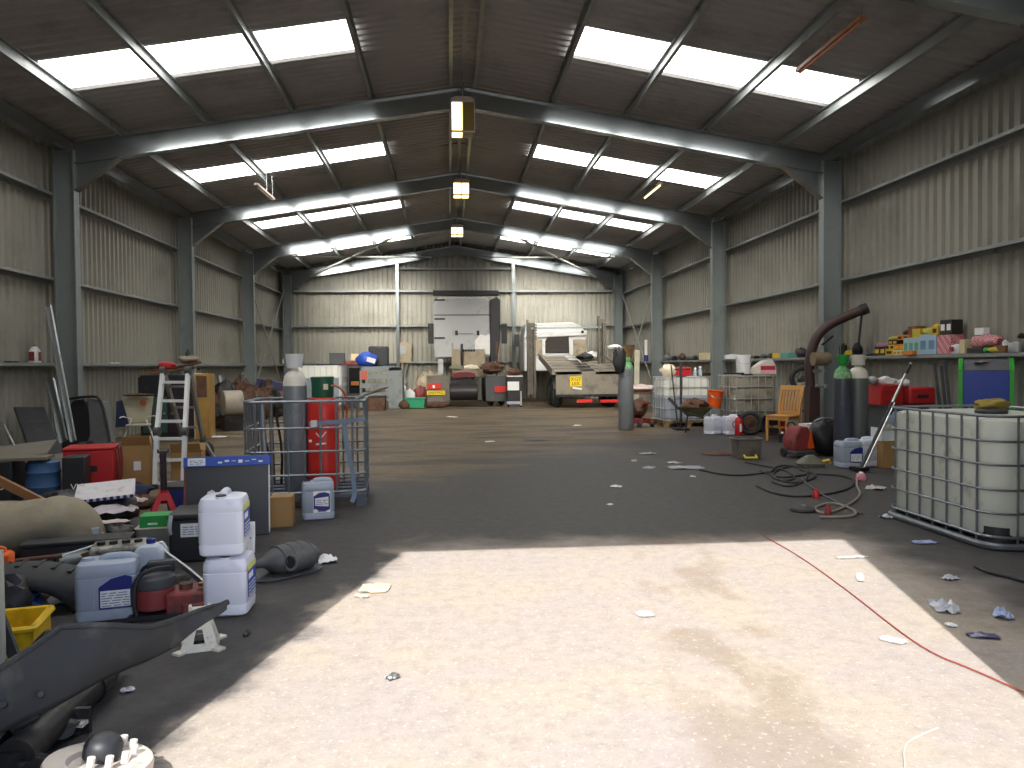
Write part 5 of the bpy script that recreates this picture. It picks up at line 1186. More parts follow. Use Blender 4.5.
# ------------------------------------------------------------------ goods on the right wall rail
SH = 1.553
def shelf_x(px): return XP(px, 355, 7.08).y
def good(lab, x0, x1, y0, y1, colr, dep=.17, kind='box', base=None, xo=0., deco=None, nm='carton', cat='carton', grp='goods on the right wall rail'):
    """px extents on the rail; goes to real size at its spot along the rail"""
    ya, yb = shelf_x(x1), shelf_x(x0); c = (ya+yb)/2; W = max(.03, yb-ya)
    p = XP((x0+x1)/2, y0, 7.08); q = XP((x0+x1)/2, y1, 7.08); z0 = SH if base is None else base; h = max(.02, p.z-q.z)
    t = thing(nm, lab, cat, (7.1+xo, c, z0), -PI/2, grp)   # local x runs along the wall, -y faces the room
    m = MB()
    if kind == 'box': m.b2((-W/2, -dep/2, 0), (W/2, dep/2, h)); m.build('box_body', colr, t, bev=.003)
    elif kind == 'can': m.lathe([(W/2*.95, 0), (W/2, .006), (W/2, h*.8), (W/2*.95, h*.86), (W/2*.4, h*.9), (W/2*.35, h), (0, h)], 16); m.build('body', colr, t)
    elif kind == 'blob': m.blob((0, 0, h*.48), (W, dep, h), int(x0), .22, 16, 10, -.47); m.build('bag', colr, t, ang=60)
    if deco:
        m = MB(); n = deco[1]
        for i in range(n): m.b2((-W/2+W*(i+.15)/n, -dep/2-.003, h*.25), (-W/2+W*(i+.8)/n, -dep/2, h*.7))
        m.build('printing', deco[0], t)
    return t, z0+h, c
YC = mt('yellow card', 'd9b42c', .6, var=.15); YG = mt('yellow green film', 'b7b043', .5, var=.25, scale=14); BK = mt('black card', '2a2826', .6); LB = mt('pale blue card', '9fbdd3', .6, var=.08); OR = mt('orange card', 'd97f28', .6); BR_ = mt('brown card', '7a5436', .7); PK = mt('dusty pink card', 'b98a98', .7)
CHK = checkm('red and white check', 'c64f62', 'd9b3b4', 40)
good('black carton at the left foot of the filter pile on the right rail', 878, 889, 343, 352, BK, deco=(YC, 2))
good('flat dusty pink carton topping the left foot of the filter pile', 880, 891, 338, 343, PK, base=SH+.128)
good('yellow carton low at the left foot of the filter pile', 889, 897, 346, 352, YC, deco=(BK, 1))
good('flat white and yellow carton low in the filter pile', 897, 908, 347, 352, mt('white yellow card', 'd8cf9a', .6), deco=(OR, 3))
good('yellow carton in the second layer of the filter pile', 889, 898, 340, 346, YC, base=SH+.085, deco=(BK, 2))
good('orange carton in the second layer of the filter pile', 898, 908, 341, 347, OR, base=SH+.08, deco=(YC, 2))
good('black and yellow carton in the third layer of the filter pile', 892, 901, 335, 340, BK, base=SH+.172, deco=(YC, 2))
good('yellow green film pack crowning the left of the filter pile', 889, 899, 332, 336, YG, base=SH+.245, kind='blob')
good('pale blue carton with green print in the filter pile', 908, 924, 335, 352, mt('pale blue green card', 'a2c2c6', .6), dep=.2, deco=(mt('sea green print', '5f9f8f'), 3))
good('taller pale blue carton right of the green printed one', 924, 941, 332, 352, LB, dep=.2, deco=(mt('slate print', '6d8aa8'), 2))
good('orange flat carton on top of the green printed blue carton', 901, 912, 330, 335, OR, base=SH+.243, deco=(BK, 2))
good('brown carton on top of the filter pile', 909, 917, 325, 333, BR_, base=SH+.325, xo=.04)
good('black cap pack topping the filter pile', 905, 909, 324, 329, BK, base=SH+.32, kind='blob')
good('yellow carton on the middle of the filter pile', 916, 924, 325, 335, YC, base=SH+.25, deco=(YG, 2))
good('yellow green film bag on top of the tall pale blue carton', 924, 932, 324, 332, YG, base=SH+.29, kind='blob')
good('yellow round pack on top of the tall pale blue carton', 930, 938, 321, 332, YC, base=SH+.29, kind='blob', xo=.03)
good('yellow pack with black cap at right of the filter pile top', 937, 943, 323, 332, YC, base=SH+.29, deco=(BK, 1), xo=-.02)
good('red check carton right of the pale blue cartons', 942, 956, 333, 352, CHK, dep=.2)
good('black carton with white squares on top of the red check carton', 944, 956, 319, 333, BK, base=SH+.295, deco=(PAPER, 2))
good('orange pack lying low before the pale blue cartons', 912, 922, 349, 353, OR, dep=.1, xo=-.13, base=SH-.0)
good('round amber jar behind the white red tin', 957, 965, 334, 342, mt('amber plastic', 'c98b28', .4), base=SH+.0, kind='can', xo=.05)
good('white tin with dark red base right of the red check carton', 955, 962, 342, 352, WHITEP, kind='can', xo=-.04, deco=(REDD, 1))
good('cream slim carton right of the white tin', 962, 967, 338, 352, mt('cream card', 'd8c8a0', .6), dep=.12)
good('black shallow tray under the red check bag', 971, 987, 347, 352, BK)
good('big lumpy red and white check bag on the rail', 970, 1000, 334, 347, CHK, kind='blob', base=SH+.075, dep=.2, nm='check_bag', cat='bag')
good('white small carton on top of the lumpy red check bag', 976, 985, 327, 334, PAPER, base=SH+.255, dep=.09)
good('green pack before the lumpy red check bag', 987, 993, 347, 353, GREENP, kind='blob', xo=-.03)
good('yellow cloth before the right end of the check bag', 992, 1004, 344, 350, mt('yellow cloth', 'c4b84a', .8), kind='blob', xo=-.06, dep=.12, nm='yellow_cloth', cat='cloth')
good('slim white bottle right of the lumpy check bag', 1002, 1006, 334, 347, WHITEP, kind='can', nm='white_bottle', cat='bottle')
good('black bottle right of the slim white bottle', 1007, 1010, 339, 347, BK, kind='can', nm='black_bottle', cat='bottle')
good('grey paint tin at the right end of the rail', 1010, 1022, 339, 350, ALUD, kind='can', nm='paint_tin', cat='tin')
good('black lump on the grey paint tin', 1017, 1023, 333, 339, BK, kind='blob', base=SH+.175, dep=.08)
good('brown box low at the right end of the rail', 1001, 1010, 347, 354, BR_, dep=.14, xo=-.02)
good('brown bag at the extreme right end of the rail', 1024, 1034, 346, 356, BR_, kind='blob', nm='brown_bag', cat='bag')
good('olive tin beside the column above the green shouldered cylinder', 835, 841, 347, 353, YG, kind='can', nm='olive_tin', cat='tin')
good('dark slim bottle on the rail beside the right column', 840, 844, 339, 352, BK, kind='can', nm='dark_bottle', cat='bottle')
good('yellow pack on the rail above the white shouldered cylinder', 845, 852, 347, 353, YC, kind='blob')
good('dark pointed lump on the rail under the hanging cable', 853, 859, 340, 353, BK, kind='blob')
good('flat grey dust sheet on the rail left of the filter pile', 862, 876, 350, 353, DARKG, kind='blob')
# middle bay
good('white round tin on the middle bay rail nearest the column', 729, 735, 350, 355, WHITEP, kind='can', nm='white_tin', cat='tin')
good('black flat part on the middle bay rail', 737, 743, 351, 355, BK, kind='blob', nm='small_part', cat='part')
good('pale yellow carton on the middle bay rail', 775, 781, 351, 356, YC)
good('teal carton beside the pale yellow one on the middle bay rail', 783, 791, 351, 356, mt('teal card', '5a9a94', .6))
good('dark castings on the rail left of the extraction arm', 796, 804, 346, 356, OILY, kind='blob', nm='small_part', cat='part')
for i, (a, b, y, c) in enumerate(((746, 750, 352, DARKG), (753, 758, 353, OILY), (761, 765, 352, DARKG), (768, 773, 351, OILY))):
    good(('first', 'second', 'third', 'fourth')[i]+' small dark part along the middle bay rail, counted from the column', a, b, y, 356, c, kind='blob', nm='small_part', cat='part')
for i, (a, b, y, c) in enumerate(((664, 669, 351, ALUD), (672, 676, 352, OILY), (679, 684, 350, RUST), (686, 690, 353, DARKG), (692, 697, 352, OILY), (698, 702, 353, RUST))):
    good(('first', 'second', 'third', 'fourth', 'fifth', 'sixth')[i]+' small part along the far bay rail, counted from its far end', a, b, y, 357, c, kind='blob', nm='small_part', cat='part')
good('white carton on the far bay rail by the column', 701, 708, 346, 353, mt('cream card', 'd8c8a0', .6), nm='carton')

# ------------------------------------------------------------------ hoses and cables on the floor
def gl(pts, z): return [G(x, y, z) for x, y in pts]
t = thing('air_hose', 'grey brown air hose looping on the dark floor below the leaning jack handle', 'hose', (0, 0, 0))
m = MB(); m.tube(gl([(858, 474), (856, 486), (862, 494), (852, 503), (836, 511), (822, 514), (812, 508), (830, 502), (848, 507), (858, 513), (850, 517), (820, 517)], .014), .013, 7, smooth=3); m.build('hose', mt('grey brown hose', '8a8074', .5), t)
for k, (pts, lab, c) in enumerate((
    ([(760, 470), (775, 478), (800, 476), (815, 472), (800, 465), (780, 468), (770, 476), (790, 484), (812, 480), (818, 474), (800, 470)], 'tangle of black welding cable below the red washer', BLACKP),
    ([(757, 486), (775, 494), (800, 497), (830, 494), (852, 488), (856, 480), (840, 475), (815, 474)], 'long black cable looping across the dark floor', BLACKP),
    ([(800, 478), (820, 494), (845, 506), (862, 514)], 'dark cable crossing the grey air hose', DARKG),
    ([(745, 462), (765, 466), (785, 470), (798, 478), (782, 482), (766, 474), (780, 464), (804, 468), (810, 478), (790, 488), (772, 482)], 'second tangle of black cable left of the first, before the washer', RUBBER),
    ([(700, 470), (730, 476), (760, 474), (785, 468)], 'black cable trailing left from the tangle', BLACKP),
    ([(975, 566), (990, 573), (1010, 577), (1034, 584)], 'black cable on the floor before the big caged container', BLACKP))):
    m = MB(); m.tube(gl(pts, .012), .012, 6, smooth=3); solo('welding_cable', m, c, lab, 'cable', 'cables on the floor')
m = MB(); m.tube(gl([(762, 535), (800, 556), (850, 592), (900, 632), (935, 655), (970, 668), (1030, 695)], .008), .0035, 5, smooth=2); solo('red_cable', m, mt('red cord', '9c3a2e', .6), 'thin red cable running across the sunlit floor to the right', 'cable')
m = MB(); m.tube(gl([(905, 768), (903, 745), (920, 735), (938, 728)], .004), .003, 5, smooth=2); solo('thin_wire', m, mt('pale wire', 'c9bfb0', .5), 'thin pale wire on the sunlit floor at the bottom right', 'wire')
t = thing('black_puck', 'flat black round air fitting on the floor inside the hose loop', 'fitting', G(803, 511), 0)
m = MB(); m.lathe([(.11, 0), (.12, .01), (.11, .03), (.05, .04), (.0, .042)], 22); m.build('body', BLACKP, t); m = MB(); m.cyl((0, 0, .04), (0, 0, .06), .025, n=10); m.build('nipple', GALV, t)
FILM = mt('crumpled clear film', 'b9bcc4', .2, 0, .2, 12); BLF = mt('blue white film', 'a9b6d8', .3, 0, .3, 14, dirt='4f5cae', dscale=10, damt=.45)
for i, (px, py, w, d, h, c, lab, nm) in enumerate((
    (925, 543, .2, .1, .03, BLF, 'flat blue and white packet on the floor below the big caged container', 'packet'),
    (944, 608, .24, .14, .09, FILM, 'crumpled clear wrapper on the dark floor at the right', 'wrapper'),
    (1003, 617, .1, .13, .1, BLF, 'folded blue green packet on the dark floor at the right edge', 'packet'),
    (950, 579, .12, .08, .04, FILM, 'small clear wrapper between caged container and crumpled wrapper', 'wrapper'),
    (951, 626, .06, .05, .02, PAPER, 'tiny white scrap under the crumpled clear wrapper', 'paper'),
    (983, 637, .16, .08, .03, mt('violet film', '5a5478', .3), 'dull violet wrapper at the right edge of the floor', 'wrapper'),
    (876, 489, .2, .2, .09, mt('pale grey paper', 'b4b2ae', .7), 'crumpled pale grey paper right of the pink lid', 'paper'),
    (886, 518, .12, .1, .06, FILM, 'small clear plastic cup crushed near the big caged container', 'wrapper'),
    (852, 558, .26, .05, .02, mt('dull paper', 'c2bab0', .8), 'white paper strip at the edge of the sunlit patch', 'paper'),
    (860, 578, .22, .05, .012, mt('dull paper', 'c2bab0', .8), 'second white paper strip on the sunlit floor below the first', 'paper'),
    (893, 641, .13, .08, .02, mt('dull paper', 'c2bab0', .8), 'white paper scrap beside the red cord', 'paper'),
    (645, 615, .1, .1, .02, mt('dull paper', 'c2bab0', .8), 'white paper scrap in the middle of the sunlit floor', 'paper'),
    (375, 589, .2, .2, .03, mt('tan card', 'd8c6a4', .8), 'tan card sheet lying on the sunlit floor near the left shadow', 'card'),
    (362, 597, .1, .05, .02, mt('tan card', 'd8c6a4', .8), 'small torn strip beside the tan card sheet', 'card'),
    (392, 678, .07, .06, .03, SILVER, 'crumpled silver foil on the sunlit floor', 'foil'),
    (327, 562, .13, .15, .09, PAPER, 'crumpled white tissue beside the exhaust silencer', 'tissue'),
    (686, 468, .5, .3, .05, FILM, 'large pale plastic sheet scrap on the dark floor', 'plastic scrap'),
    (649, 468, .26, .16, .03, FILM, 'pale plastic scrap left of the larger sheet', 'plastic scrap'),
    (675, 463, .22, .18, .03, FILM, 'pale plastic scrap just behind the larger sheet', 'plastic scrap'),
    (648, 454, .3, .14, .04, mt('pale grey paper', 'b4b2ae', .7), 'pale paper scrap near the green capped cylinder', 'paper'),
    (634, 461, .16, .08, .02, mt('pale grey paper', 'b4b2ae', .7), 'small pale scrap at the edge of the brown stain', 'paper'),
    (616, 487, .14, .1, .03, PAPER, 'small white scrap on the open dark floor', 'paper'),
    (610, 505, .07, .06, .02, PAPER, 'tiny white scrap on the open dark floor, nearer the sun', 'paper'),
    (693, 477, .08, .06, .03, PAPER, 'tiny white scrap right of the large plastic sheet', 'paper'),
    (535, 440, .5, .24, .03, mt('dull blue film', '51567a', .6), 'dull blue cloth scrap on the floor before the trucks', 'cloth scrap'),
    (577, 426, .22, .16, .06, PAPER, 'white crumpled paper before the car transporter', 'paper'),
    (452, 417, .5, .2, .03, PAPER, 'white paper on the floor before the tractor unit', 'paper'),
    (490, 442, .2, .12, .03, PAPER, 'small white paper on the brown floor left of the blue cloth', 'paper'),
    (135, 662, .1, .09, .05, BLF, 'blue and clear wrapper under the mudguard', 'wrapper'),
    (140, 652, .14, .08, .05, FILM, 'clear film scrap under the mudguard', 'wrapper'),
    (128, 691, .06, .05, .02, FILM, 'tiny clear wrapper on the floor beside the propeller shaft', 'wrapper'),
    (247, 634, .09, .03, .02, BLACKP, 'small black rubber strip on the floor right of the cream axle stand', 'rubber strip'),
    (215, 437, .5, .3, .03, PAPER, 'white paper on the brown floor behind the ladder', 'paper'))):
    p = G(px, py); m = MB(); m.scrap((p.x, p.y, 0), w, d, h, 100+i, 6, (i*37 % 100)/30); solo(nm.replace(' ', '_'), m, c, lab, nm, 'litter on the floor', ang=30)
for k, (px, py, c, lab) in enumerate(((861, 480, mt('pink plastic', 'd98a98', .4), 'round pink lid on the floor below the jack handle'), (816, 498, REDP, 'red plastic cap on the floor inside the hose loop'), (828, 515, REDD, 'darker red cap at the bottom of the hose loop'))):
    t = thing('plastic_stopper', lab, 'stopper', G(px, py), 0, 'caps on the floor'); r = (.06, .035, .032)[k]
    m = MB(); m.lathe([(r, 0), (r*1.05, .01), (r*.95, .06), (r*.7, .08), (0, .085)], 18); m.build('body', c, t)
    m = MB(); m.lathe([(r*.45, .085), (r*.4, .1), (0, .1)], 14); m.build('spout', PAPER if k == 0 else c, t)
# ================================================================== FAR END
def pb(m, x0, y0, x1, y1, Y, D):
    """block whose front face spans two sighted corners at distance Y, depth D"""
    a, b = P(x0, y0, Y), P(x1, y1, Y); return m.b2((a.x, Y, max(0, min(a.z, b.z))), (b.x, Y+D, max(a.z, b.z)))
# ---- tractor unit seen from behind
CABG = mt('silver grey cab paint', 'b7b9bc', .34, .0, .05, 3, dirt='83837f', dscale=2, damt=.38)
BEI = mt('dusty beige panel', 'a89a84', .6, 0, .12, 4, dirt='7c6f5c', dscale=3, damt=.42)
MUD = mt('dusty grey mudguard', '77716a', .7, 0, .12, 4, dirt='564f48', dscale=2, damt=.42)
RLAMP = mt('red lamp lens', 'd43a35', .25, 0, .1, 8)
PLATE = mt('yellow number plate', 'e6c81e', .45)
t = thing('tractor_unit', 'grey truck tractor unit parked at the back wall, seen from behind', 'truck', (0, 0, 0))
Yc = 28.9; a, b = P(434, 345, Yc), P(490, 297, Yc); zt, zb = b.z, 1.75
xa, xb = a.x, b.x; cxm = (xa+xb)/2
m = MB(); m.prism([(xa+.02, zb), (xb-.02, zb), (xb, zb+.5), (xb, zt-.15), (xb-.12, zt), (xa+.2, zt), (xa, zt-.25), (xa, zb+.5)], 2.2, Matrix.Translation((0, Yc, 0))); cb = m.build('cab', CABG, t, bev=.06, seg=3)
zs = P(460, 315, Yc).z
m = MB(); m.b2((xa+.01, Yc-.012, zs-.02), (xb-.01, Yc-.002, zs+.02)); m.build('panel_seam', DARKG, cb)
m = MB(); m.prism([(xa+.75, zs-.75), (xb-.55, zs-.75), (xb-.45, zs-.12), (xa+.65, zs-.12)], .02, Matrix.Translation((0, Yc-.025, 0))); m.build('back_panel', CABG, cb, bev=.02)
m = MB(); m.b2((xa+.85, Yc-.03, zs-.72), (xb-.65, Yc-.024, zs-.7)); m.build('panel_line', DARKG, cb)
for px in (456.5, 478):
    m = MB(); q = P(px, 333, Yc); m.b2((q.x-.05, Yc-.04, q.z-.09), (q.x+.05, Yc-.02, q.z+.09)); m.build('vent', BLACKP, cb)
    m = MB(); q = P(px-4, 307, Yc); m.b2((q.x-.03, Yc-.02, q.z-.12), (q.x+.03, Yc-.003, q.z+.12)); m.build('bracket', CABG, cb)
for k in range(3):
    m = MB(); q = P(437, 300+k*19, Yc); m.b2((q.x-.1, Yc-.03, q.z-.03), (q.x+.3, Yc+.02, q.z+.03)); m.build('hinge', BLACKP, cb)
q0, q1 = P(490, 300, Yc-.1), P(500, 352, Yc-.1)
m = MB(); m.prism([(q0.x-.02, q1.z-.5), (q0.x+.25, q1.z-.3), (q1.x+.02, q1.z+.5), (q1.x+.03, q0.z), (q1.x-.1, q0.z+.12), (q0.x, q0.z)], .9, Matrix.Translation((0, Yc-.15, 0))); m.build('side_collar', BLACKP, t, bev=.03)
m = MB(); q0, q1 = P(433, 290, Yc), P(499, 295, Yc); m.b2((q0.x, Yc+.1, q1.z), (q1.x, Yc+.5, q0.z)); m.build('roof_bar', BLACKP, t, bev=.02)
for k, (px, s) in enumerate(((430.5, -1), (504, 1))):
    m = MB(); q = P(px, 331, Yc+1.4); m.b2((q.x-.1, Yc+1.4, q.z-.5), (q.x+.12, Yc+1.5, q.z+.3)); m.b2((q.x-s*.05, Yc+1.4, q.z+.2), (q.x-s*.45, Yc+1.45, q.z+.26)); m.build('mirror', BLACKP, t, bev=.02)
zc0 = .95
m = MB()
for x in (cxm-.42, cxm+.42): m.b2((x-.04, 26.9, .75), (x+.04, Yc+2, 1.0))
for y in (27.0, 27.9, 28.8): m.b2((cxm-.42, y, .8), (cxm+.42, y+.1, .95))
m.build('chassis_frame', OILY, t)
m = MB(); q0, q1 = P(453, 372, 28.2), P(485, 349, 28.2); m.b2((q0.x, 28.2, 1.0), (q1.x, 28.55, q1.z)); hb = m.build('headboard', BEI, t, bev=.02)
for i in range(5):
    m = MB(); q = P(463.5+i*2.6, 350.5, 28.2); m.cyl((q.x, 28.19, q.z), (q.x, 28.21, q.z), .05, n=10); m.build('socket', BLACKP, hb)
m = MB(); q = P(462, 348, 28.1); m.tube([(q.x, 28.15, q.z+.15), (q.x-.02, 28.08, q.z-.3), (q.x+.0, 28.1, q.z-.65)], .045, 7, smooth=1); m.build('air_line', BLACKP, hb)
m = MB(); q = P(483, 341, Yc); m.prism([(q.x-.3, q.z-.4), (q.x+.25, q.z-.55), (q.x+.33, q.z+.3), (q.x+.1, q.z+.2), (q.x-.1, q.z+.25), (q.x-.32, q.z)], .03, Matrix.Translation((0, Yc-.05, 0))); m.build('white_cover', mt('glossy white film', 'f0f0f0', .2), hb, bev=.01)
m = MB(); m.b2((P(451.5, 345, 28.2).x, 28.15, 1.2), (P(453.5, 345, 28.2).x, 28.2, 2.3)); m.build('hand_rail', BEI, hb)
m = MB(); m.prism([(cxm-.45, 1.02), (cxm+.45, 1.02), (cxm+.4, 1.18), (cxm+.12, 1.22), (cxm-.12, 1.22), (cxm-.4, 1.18)], .9, Matrix.Translation((0, 27.1, 0))); m.build('fifth_wheel', mt('dark red plate', '7a2b30', .55, .2, .2, 8, dirt='3a3230', dscale=4, damt=.45), t, bev=.02)
m = MB(); m.cyl((cxm-.5, 27.0, .52), (cxm+.5, 27.0, .52), .3, n=22); m.build('air_tank', mt('dark tank', '3c3a3c', .35, .4), t, bev=.03)
for k, (x0, x1) in enumerate(((427, 449), (486, 508))):
    q0, q1 = P(x0, 406, 26.8), P(x1, 374, 26.8); xm = (q0.x+q1.x)/2
    m = MB(); m.b2((q0.x, 26.8, .18), (q1.x, 26.84, q1.z-.1)); m.b2((q0.x, 26.8, q1.z-.1), (q1.x, 28.1, q1.z-.06)); mg = m.build('mudguard', MUD if k == 0 else DARKG, t)
    for s in (-.2, .2):
        m = MB(); m.torus((xm+s, 27.45, .5), .36, .14, (1, 0, 0), 28, 10); wl = m.build('tyre', RUBBER, t)
        m = MB(); m.cyl((xm+s-.1, 27.45, .5), (xm+s+.1, 27.45, .5), .26, n=20); m.build('rim', RUST, wl)
    q = P((430.5 if k == 0 else 496.5)+3, 389-3*(k == 0)+.5, 26.8)
    m = MB(); m.b2((q.x-.18, 26.74, q.z-.1), (q.x+.26, 26.8, q.z+.12)); l = m.build('tail_lamp', RLAMP, mg, bev=.01)
    if k == 0:
        m = MB(); m.b2((q.x-.03, 26.73, q.z-.06), (q.x+.05, 26.74, q.z+.05)); m.build('reversing_lens', PAPER, mg)
        q = P(436, 392.8, 26.8); m = MB(); m.b2((q.x-.32, 26.76, q.z-.075), (q.x+.32, 26.78, q.z+.075)); n_ = m.build('number_plate', PLATE, mg)
        text('lettering', 'LM17 FCC', .12, BLACKP, n_, (q.x, 26.757, q.z))
m = MB(); m.b2((P(438, 345, 28.3).x, 28.3, 1.15), (P(443, 345, 28.3).x, 28.5, 1.7)); m.build('grey_box', CABG, t)
for x in (xa-.02, xb-.3):
    m = MB(); m.torus((x+.16, 30.4, .5), .36, .14, (1, 0, 0), 26, 10); m.build('front_tyre', RUBBER, t)
m = MB(); m.blob((P(493, 383, 27).x, 27.7, 1.35), (.9, .7, .4), 8, .35); m.build('catwalk_parts', RUST, t)
m = MB(); m.beam((P(498, 383, 27).x, 27.6, 1.0), (P(498, 345, 27).x, 27.6, 2.3), .07, .05); m.build('exhaust_post', RUST, t)
for k, (px, py, w, mm, lab) in enumerate(((471, 373, .55, mt('cream cloth', 'ddd2bd', .85), 'cream cloth lying on the tractor unit behind the fifth wheel'), (457, 372, .5, mt('greenish grey rag', '7a7c6c', .9), 'greenish rag lying on the left of the tractor unit fifth wheel'))):
    m = MB(); q = P(px, py, 27.3); m.blob((q.x, 27.35, 1.36), (w, .4, .22), 70+k, .25, flat=-.42); solo('cloth', m, mm, lab, 'cloth')
# stand with white panel between the trucks
t = thing('service_trolley', 'dark trolley with white panel and bright leg between the two trucks', 'trolley', P(514, 385, 26.2)*1, 0); t.location.z = 0
m = MB(); m.b2((-.25, -.15, .2), (.3, .2, 1.05)); m.build('body', BLACKP, t, bev=.02)
m = MB(); m.b2((-.24, -.17, .58), (.16, -.15, .88)); m.build('white_panel', PAPER, t)
m = MB(); m.b2((-.25, -.16, 1.05), (.3, .2, 1.08)); m.build('top_tray', ALU, t)
m = MB(); m.b2((.2, -.18, .05), (.25, -.13, .55)); m.build('bright_leg', SILVER, t)
m = MB(); m.b2((-.25, -.18, .1), (.22, -.15, .2)); m.build('lower_bar', mt('pale violet steel', 'a7a6c0', .4), t)
for s in (-.2, .24):
    m = MB(); m.cyl((s-.03, 0, .06), (s+.03, 0, .06), .06, n=14); m.build('castor', RUBBER, t)
m = MB(); m.blob((0, 0, .12), (.45, .3, .24), 6, .4, flat=-.45); o = solo('scrap_engine_part', m, RUST, 'rusty engine part lying on the dark trolley between the trucks', 'engine part', loc=P(514, 385, 26.2)*1); o.location.z = 1.075

# ---- car transporter with sloping rear deck
DECK = mt('dusty deck steel', '8d867a', .6, .2, .12, 3, dirt='5e574f', dscale=2, damt=.42)
WC = mt('white cab paint', 'd9dadb', .35, 0, .05, 3, dirt='b8b4a8', dscale=2, damt=.36)
t = thing('car_transporter', 'dusty car transporter truck with white cab parked right of the tractor unit', 'truck', (0, 0, 0))
Yt = 24.9; Yf = 29.6
r0, r1 = P(556, 398, Yt), P(620, 371, Yt)
xl, xr = P(553, 390, Yt).x, P(624, 390, Yt).x
m = MB(); m.b2((r0.x, Yt, .42), (xr, Yt+.05, r1.z)); rp = m.build('tail_panel', DECK, t, bev=.01)
m = MB(); m.b2((r0.x, Yt-.05, .38), (xr, Yt, .46)); m.build('bumper_bar', OILY, t)
for k, (p0, p1) in enumerate(((576.5, 592), (600, 619))):
    m = MB(); a, b = P(p0, 401, Yt), P(p1, 401, Yt); m.b2((a.x, Yt-.08, a.z-.05), (b.x, Yt-.05, a.z+.05)); m.build('lamp_bar', RLAMP, rp)
q = P(575.8, 381.5, Yt); m = MB(); m.b2((q.x-.2, Yt-.02, q.z-.17), (q.x+.2, Yt-.004, q.z+.17)); n_ = m.build('number_plate', PLATE, rp)
text('lettering', 'X127\nLKK', .15, BLACKP, n_, (q.x, Yt-.022, q.z-.0))
m = MB(); q = P(577, 388.5, Yt); m.beam((q.x-.15, Yt-.02, q.z+.03), (q.x+.16, Yt-.02, q.z-.02), .02, .06); m.build('white_patch', PAPER, rp)
# deck: rises from the tail to the cab, two runways with a well between
zt0, zt1 = r1.z, P(560, 356, 28.6).z
m = MB()
for a, b in ((xl, xl+.95), (xr-.95, xr)):
    m.add([(a, Yt, zt0), (b, Yt, zt0), (b, 28.6, zt1), (a, 28.6, zt1), (a, Yt, zt0-.1), (b, Yt, zt0-.1), (b, 28.6, zt1-.1), (a, 28.6, zt1-.1)], [(0,1,2,3), (7,6,5,4), (0,4,5,1), (1,5,6,2), (2,6,7,3), (3,7,4,0)])
m.build('deck_runways', DECK, t)
m = MB(); m.add([(xl+.95, Yt+.05, zt0-.06), (xr-.95, Yt+.05, zt0-.06), (xr-.95, 28.6, zt1-.16), (xl+.95, 28.6, zt1-.16), (xl+.95, Yt+.05, zt0-.1), (xr-.95, Yt+.05, zt0-.1), (xr-.95, 28.6, zt1-.2), (xl+.95, 28.6, zt1-.2)], [(0,1,2,3), (7,6,5,4), (0,4,5,1), (1,5,6,2), (2,6,7,3), (3,7,4,0)]); m.build('deck_well', OILY, t)
m = MB()
for i in range(5):
    f = .15+i*.17; y = Yt+(28.6-Yt)*f; z = zt0+(zt1-zt0)*f; m.box(((xl+xr)/2, y, z+.015), (xr-xl-.1, .08, .03))
m.build('cross_members', DECK, t)
for x in (xl, xr):
    m = MB(); m.beam((x, Yt, zt0), (x, 28.6, zt1), .08, .22); m.build('side_rail', DECK, t)
m = MB()
for x in (xl+.8, xr-.8): m.b2((x-.05, Yt+.1, .55), (x+.05, 30.5, .85))
m.build('chassis_frame', OILY, t)
for s, x in ((-1, xl+.25), (1, xr-.25)):
    for y in (25.75, 27.0):
        m = MB(); m.torus((x, y, .48), .35, .15, (1, 0, 0), 28, 10); wl = m.build('tyre', RUBBER, t)
        m = MB(); m.cyl((x-.12, y, .48), (x+.12, y, .48), .24, n=20); m.build('rim', mt('dark green wheel', '33503a', .5, .2), wl)
    m = MB()
    for i in range(9):
        a0, a1 = PI*(.02+i*.1), PI*(.12+i*.1); c0, c1 = (25.75+.62*math.cos(a0), .48+.6*math.sin(a0)), (25.75+.62*math.cos(a1), .48+.6*math.sin(a1))
        m.beam((x, c0[0], c0[1]), (x, c1[0], c1[1]), .42, .02)
    m.build('mudguard', DARKG, t)
# posts and tie bar
pa, pb_ = P(531, 320, 26.6), P(601, 316, 26.6)
for k, (q, w) in enumerate(((pa, .3), (pb_, .22))):
    m = MB(); x = q.x
    m.b2((x-w/2, 26.5, .35 if k == 0 else zt0), (x-w/2+.05, 26.75, q.z)); m.b2((x+w/2-.07, 26.5, .35 if k == 0 else zt0), (x+w/2, 26.75, q.z-.25)); m.b2((x-w/2, 26.68, .4 if k == 0 else zt0), (x+w/2, 26.75, q.z-.1))
    for i in range(6): m.b2((x+w/2, 26.5, q.z-.2-i*.1), (x+w/2+.04, 26.6, q.z-.14-i*.1))
    m.build('post', mt('weathered steel post', '6c665d', .6, .3, .15, 5, dirt='4a443d', dscale=3, damt=.45), t)
ta, tb = P(511, 328.5, 26.6), P(616, 327, 26.6); m = MB(); m.beam((pa.x, 26.6, ta.z), (pb_.x, 26.6, tb.z), .06, .06); m.build('tie_bar', ALUD, t)
